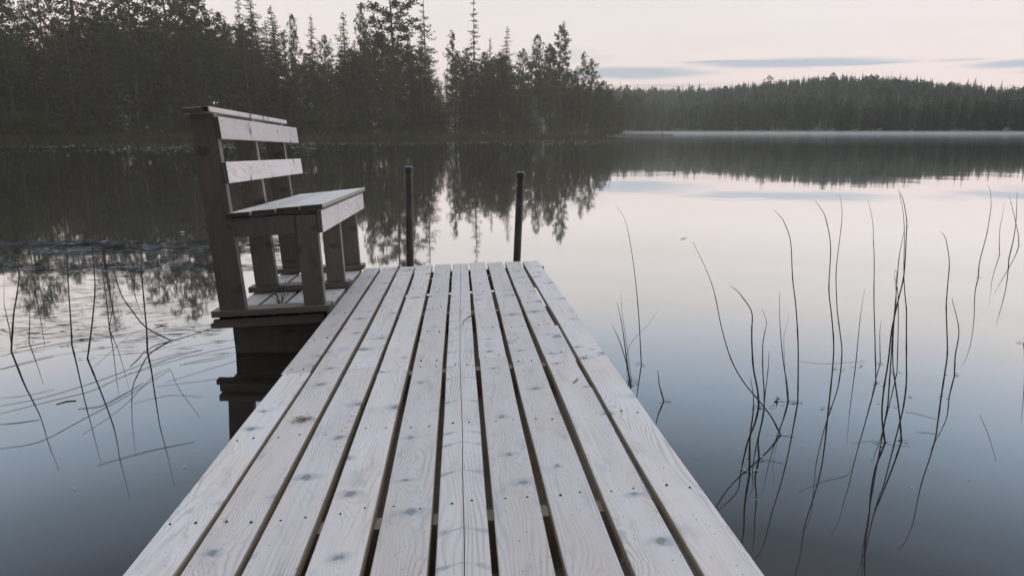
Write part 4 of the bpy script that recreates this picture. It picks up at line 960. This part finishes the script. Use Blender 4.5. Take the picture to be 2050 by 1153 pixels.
for k, v in enumerate(FRAMES):
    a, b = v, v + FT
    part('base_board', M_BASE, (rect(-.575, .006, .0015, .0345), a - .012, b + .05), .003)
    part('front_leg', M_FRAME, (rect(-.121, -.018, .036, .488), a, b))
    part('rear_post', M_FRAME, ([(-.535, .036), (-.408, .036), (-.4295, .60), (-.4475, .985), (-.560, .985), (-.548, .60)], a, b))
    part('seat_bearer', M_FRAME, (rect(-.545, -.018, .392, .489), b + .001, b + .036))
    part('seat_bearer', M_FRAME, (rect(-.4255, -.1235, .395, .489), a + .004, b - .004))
# seat boards, their near ends stand a little proud of the frame
su = -.438
for k, wd in enumerate((.106, .1075, .1075, .1075)):
    lift = .0005 * (k % 2); du = k * .1165
    part('seat_board', M_SEAT, ([(su + du, .4925 + .0065 * k), (su + du + wd, .4925 + .0065 * k + .004), (su + du + wd, .5135 + .0065 * k + .004), (su + du, .5135 + .0065 * k)], 3.408 + (.006 * ((k * 7) % 3)), 4.985 - .01 * (k % 2)), .003)
part('front_apron', M_SLAT, (rect(-.0165, .008, .396, .5035), 3.418, 4.93), .0025)
part('back_slat', M_SLAT, ([(-.4435, .865), (-.4215, .866), (-.4265, .970), (-.4485, .969)], 3.416, 5.04))
part('back_slat', M_SLAT, ([(-.4335, .655), (-.4115, .656), (-.4165, .758), (-.4385, .757)], 3.416, 5.03))
part('top_rail', M_SLAT, ([(-.585, .9865), (-.462, .9925), (-.463, 1.0185), (-.586, 1.0125)], 3.400, 4.93), .004)
sk = Soup()
def dot_(u, v, w, r=.0035):
    n = 6; c = np.array([u, v, w]); ring = [(u, v + r * math.cos(k * PI / 3), w + r * math.sin(k * PI / 3)) for k in range(n)]
    sk.add([(u + .0012, v, w)] + ring, [(0, k + 1, (k + 1) % n + 1) for k in range(n)])
for v in FRAMES:
    for w_, u_ in ((.895, -.4218), (.945, -.4242), (.685, -.4118), (.735, -.4142)): dot_(u_ - BU, v + .022 - BV, w_)
    for w_ in (.42, .475): dot_(.0088 - BU, v + .022 - BV, w_)
ss = link('screw_heads', sk.mesh('bench_screws', M_SCREW), bench); ss['kind'] = 'stuff'

# ------------------------------------------------------------------ small things on the dock
e = dock_root('twig', .700, 3.05, .002); tag(e, 'small dark curled twig lying across a gap between two dock boards', 'twig')
V, F = tube([(-.035, -.11, .001), (-.028, -.05, .006), (-.008, -.012, .010), (.010, .005, .016), (.022, .012, .028)], [.0012, .0016, .002, .0032, .004], 6)
link('stem', mesh_np('twig', V, F, M_REED, True), e)
V, F = tube([(-.008, -.012, .010), (.004, -.02, .02)], [.0018, .0008], 5); link('side_shoot', mesh_np('twig', V, F, M_REED, True), e)
e = dock_root('twig', 1.036, 2.10, .0015); tag(e, 'short straight twig on the second board from the right', 'twig')
V, F = tube([(-.012, -.018, .002), (.0, .0, .004), (.010, .022, .003)], [.0016, .0022, .0012], 6); link('stem', mesh_np('twig', V, F, M_REED, True), e)
e = dock_root('weed', -.285, 3.60, -.03); tag(e, 'thin dark weed growing up between the boards under the bench', 'plant')
for k in range(11):
    a = rd.uniform(0, 6.28); l = rd.uniform(.07, .17); s_ = rd.uniform(.02, .07)
    V, F = tube([(0, 0, 0), (s_ * .3 * math.cos(a), s_ * .3 * math.sin(a), l * .6), (s_ * math.cos(a), s_ * math.sin(a), l), (s_ * 1.6 * math.cos(a), s_ * 1.6 * math.sin(a), l * .92)], [.0022, .0018, .0013, .0006], 5)
    link('blade', mesh_np('blade', V, F, M_REED), e)

e = dock_root('needle_litter', 0.187, 1.935, .0012); tag(e, 'brown smear of fallen needles on the second board from the left', 'litter')
sp = Soup()
for k in range(130):
    x, y = rng.normal() * .019, rng.normal() * .016 - .3 * abs(rng.normal()) * .04; L = rng.uniform(.004, .012); t = rng.normal() * .5; c_, s_ = math.cos(t), math.sin(t); wd = .0006
    sp.add([(x - c_ * L, y - s_ * L, .0006), (x + s_ * wd, y - c_ * wd, .0016), (x + c_ * L, y + s_ * L, .0008), (x - s_ * wd, y + c_ * wd, .0012)], [(0, 1, 2), (0, 2, 3)])
o = link('needles', sp.mesh('needles', M_BARK), e); o['kind'] = 'stuff'
# ------------------------------------------------------------------ reeds
for lab, r, pts in REEDS:
    P = [Vector(p) for p in pts][::-1]                      # foot first
    foot = P[0].copy()
    # smooth the traced bends (Catmull-Rom) and let the stem lean a little out of its plane
    kd = rd.uniform(-.14, .14)
    P = [Vector((p.x, p.y + (p.z - foot.z) * kd, p.z)) for p in P]
    Q = []
    ext = [P[0] * 2 - P[1]] + P + [P[-1] * 2 - P[-2]]
    for i in range(1, len(ext) - 2):
        for t in (0, .25, .5, .75):
            a, b, c, d = ext[i - 1], ext[i], ext[i + 1], ext[i + 2]
            Q.append(.5 * ((2 * b) + (c - a) * t + (2 * a - 5 * b + 4 * c - d) * t * t + (3 * b - a - 3 * c + d) * t ** 3))
    Q.append(P[-1])
    Q = [Q[0] - (Q[2] - Q[0]).normalized() * .25] + Q
    rk = r * (1.18 if foot.x < -.5 else .98)
    n = len(Q); rr = [rk * .001 * (1 - .80 * (max(0, i - 1) / (n - 2)) ** 1.3) for i in range(n)]
    for j in range(3, n - 3, 7): rr[j] *= 1.22            # nodes
    V, F = tube([q - foot for q in Q], rr, 6)
    o = link('reed', mesh_np('reed', V, F, M_REED, True), None, foot)
    tag(o, lab, 'reed', 'reeds standing in the water')
# stalks lying on the water
rf = random.Random(21)
for k in range(26):
    px = rf.uniform(-30, 330); py = rf.uniform(600, 840) if k % 3 else rf.uniform(540, 640)
    y = 1554 / (py - 262); x = (px - 1025) / 1400 * y; L = rf.uniform(.25, .9); a = rf.gauss(.55, .22); bend = rf.uniform(-.08, .08)
    FLOATERS.append((rf.uniform(1.6, 3.4), [(x, y), (x + L * .5 * math.cos(a) - bend * math.sin(a), y + L * .5 * math.sin(a) + bend * math.cos(a)), (x + L * math.cos(a), y + L * math.sin(a))]))
for wd, pts in FLOATERS:
    P = [Vector((p[0], p[1], .002)) for p in pts]; Q = []
    ext = [P[0] * 2 - P[1]] + P + [P[-1] * 2 - P[-2]]
    for i in range(1, len(ext) - 2):
        for t in np.linspace(0, 1, 6, endpoint=False):
            a, b, c, d = ext[i - 1], ext[i], ext[i + 1], ext[i + 2]
            q = .5 * ((2 * b) + (c - a) * t + (2 * a - 5 * b + 4 * c - d) * t * t + (3 * b - a - 3 * c + d) * t ** 3)
            q.z = .002 + .0015 * mnoise.noise(Vector((q.x * 5, q.y * 5, 1))); Q.append(q)
    Q.append(P[-1]); n = len(Q); c0 = Q[n // 2].copy()
    rr = [wd * .00023 * (.45 + .55 * math.sin(PI * (.12 + .76 * i / (n - 1)))) for i in range(n)]
    V, F = tube([q - c0 for q in Q], rr, 5)
    o = link('floating_stalk', mesh_np('floating_stalk', V, F, M_FLOAT, True), None, c0)
    right = c0.x > 0
    ln_ = (Q[-1] - Q[0]).length; who = min(REEDS, key=lambda t: (Vector(t[2][-1]) - c0).length)[0].split(' in the shaded water')[0].replace(',', '').split()[:8]
    while who[-1] in ('of', 'the', 'in', 'with', 'a', 'by', 'and', 'at', 'to', 'its', 'from', 'out', 'an', 'down', 'between', 'beside', 'left', 'right', 'far', 'into', 'two', 'just'): who = who[:-1]
    tag(o, '%s dead stalk floating by the %s' % ('long thin' if ln_ > 1.0 else 'short thick' if wd > 4.5 else 'short thin', ' '.join(who)), 'stalk',
        'dead stalks on the water on the right' if right else 'dead stalks on the water on the left')
def litter():
    sp = Soup()
    for k in range(5200):
        px = rng.uniform(-60, 600); t = rng.rand() ** 2.1
        py = 484 - px * .012 + t * 62 + rng.normal() * 2.6
        if rng.rand() < .16: py = rng.uniform(510, 720); px = rng.uniform(-60, 430)
        y = 1554 / (py - 262); x = (px - 1025) / 1400 * y
        if mnoise.noise(Vector((x * .8, y * 2.2, 0))) < .02 and rng.rand() < .85: continue
        L = rng.uniform(.03, .30) * (1 if py < 560 else .5); a = rng.normal() * .12 + .16; wd = rng.uniform(.0009, .0026) * (1 if py < 560 else .6)
        c_, s_ = math.cos(a), math.sin(a); zz = .003 + rng.rand() * .004
        b_ = rng.normal() * .006
        sp.add([(x - c_ * L / 2, y - s_ * L / 2, zz), (x + s_ * wd + b_ * s_, y - c_ * wd - b_ * c_, zz + .002), (x + c_ * L / 2, y + s_ * L / 2, zz), (x - s_ * wd + b_ * s_, y + c_ * wd - b_ * c_, zz + .001)], [(0, 1, 2), (0, 2, 3)])
    for lab, r, pts in REEDS:  # pale flecks stand in for the bright ripple rings round the stems
        fx, fy = pts[-1][0], pts[-1][1]
        for k in range(4 if fy < 6 else 2):
            a = rng.uniform(0, 6.28); q = rng.uniform(.004, .03); L = rng.uniform(.006, .02); t = rng.uniform(-.5, .5); wd = rng.uniform(.0012, .003)
            x, y = fx + q * math.cos(a) * 1.3, fy + q * math.sin(a); c_, s_ = math.cos(t), math.sin(t)
            sp.add([(x - c_ * L, y - s_ * L, .004), (x + s_ * wd, y - c_ * wd, .006), (x + c_ * L, y + s_ * L, .004), (x - s_ * wd, y + c_ * wd, .005)], [(0, 1, 2), (0, 2, 3)])
    for k in range(46):                                   # specks drifting on the open water
        py = 300 + 820 * rng.rand(); px = rng.uniform(1000, 2100) if rng.rand() < .7 else rng.uniform(-50, 430)
        y = 1554 / (py - 262); x = (px - 1025) / 1400 * y
        if -.85 < x < .62 and y < 5: continue
        L = rng.uniform(.002, .004) * (1 + y * .12); t = rng.uniform(0, 3.14); c_, s_ = math.cos(t), math.sin(t); wd = L * .5
        sp.add([(x - c_ * L, y - s_ * L, .003), (x + s_ * wd, y - c_ * wd, .0045), (x + c_ * L, y + s_ * L, .003), (x - s_ * wd, y + c_ * wd, .004)], [(0, 1, 2), (0, 2, 3)])
    tag(link('floating_litter', sp.mesh('floating_litter', M_MAT)), 'streaky mat of floating reed litter on the water behind and left of the bench', 'litter', kind='stuff')
litter()
# stray leaves on the water
for lab, x, y, sz in (('small reddish leaf floating far out in the pale water', 1.81, 7.31, .03), ('tiny dark leaf floating beside the crossing reeds', 1.12, 2.78, .012),
                      ('dark leaf floating at the edge of the stalks near the bench', -2.05, 3.94, .03)):
    sp = Soup(); n = 8
    ring = [(sz * math.cos(k * PI / 4) * 1.4, sz * .6 * math.sin(k * PI / 4), .004 + .006 * abs(math.cos(k * PI / 4))) for k in range(n)]
    sp.add([(0, 0, .003)] + ring, [(0, k + 1, (k + 1) % n + 1) for k in range(n)])
    o = link('floating_leaf', sp.mesh('floating_leaf', M_LITTER), None, (x, y, 0)); o.rotation_euler = (0, 0, .4)
    tag(o, lab, 'leaf')

# ------------------------------------------------------------------ air
def air(name, x0, x1, y0, y1, z0, z1, dens, color=(1, 1, 1), label=None):
    bm = bmesh.new(); box_bm(bm, x0, x1, y0, y1, z0, z1)
    m, g = new_mat(name + '_air')
    v = g.n('ShaderNodeVolumePrincipled'); v.inputs['Density'].default_value = dens; v.inputs['Color'].default_value = color + (1,)
    v.inputs['Anisotropy'].default_value = .25
    o = g.n('ShaderNodeOutputMaterial'); g.nt.links.new(v.outputs[0], o.inputs['Volume'])
    ob = link(name, bm_mesh(name, bm, m)); tag(ob, label, kind='stuff')
    return ob
air('haze', -1400, 1400, -1400, 1400, -2.7, 96, .00019, (1, .97, .95))
air('mist', 58, 430, 236, 386, .03, .38, .0026, (1, 1, 1), 'thin bright band of mist lying on the water before the far shore')
air('mist', 40, 435, 172, 387, .025, .74, .0013, (1, .99, .98), 'middle layer of low mist on the water before the far shore')
air('mist', -135, 26, 34, 119, .02, 23, .00135, (1, .87, .64), 'added faint haze that lightens the dark near forest')  # added volume, lifts the dark tones of the trees behind it
air('mist', 24, 440, 104, 388, .02, 1.04, .0011, (1, .98, .97), 'faint low mist spread over the middle of the lake')
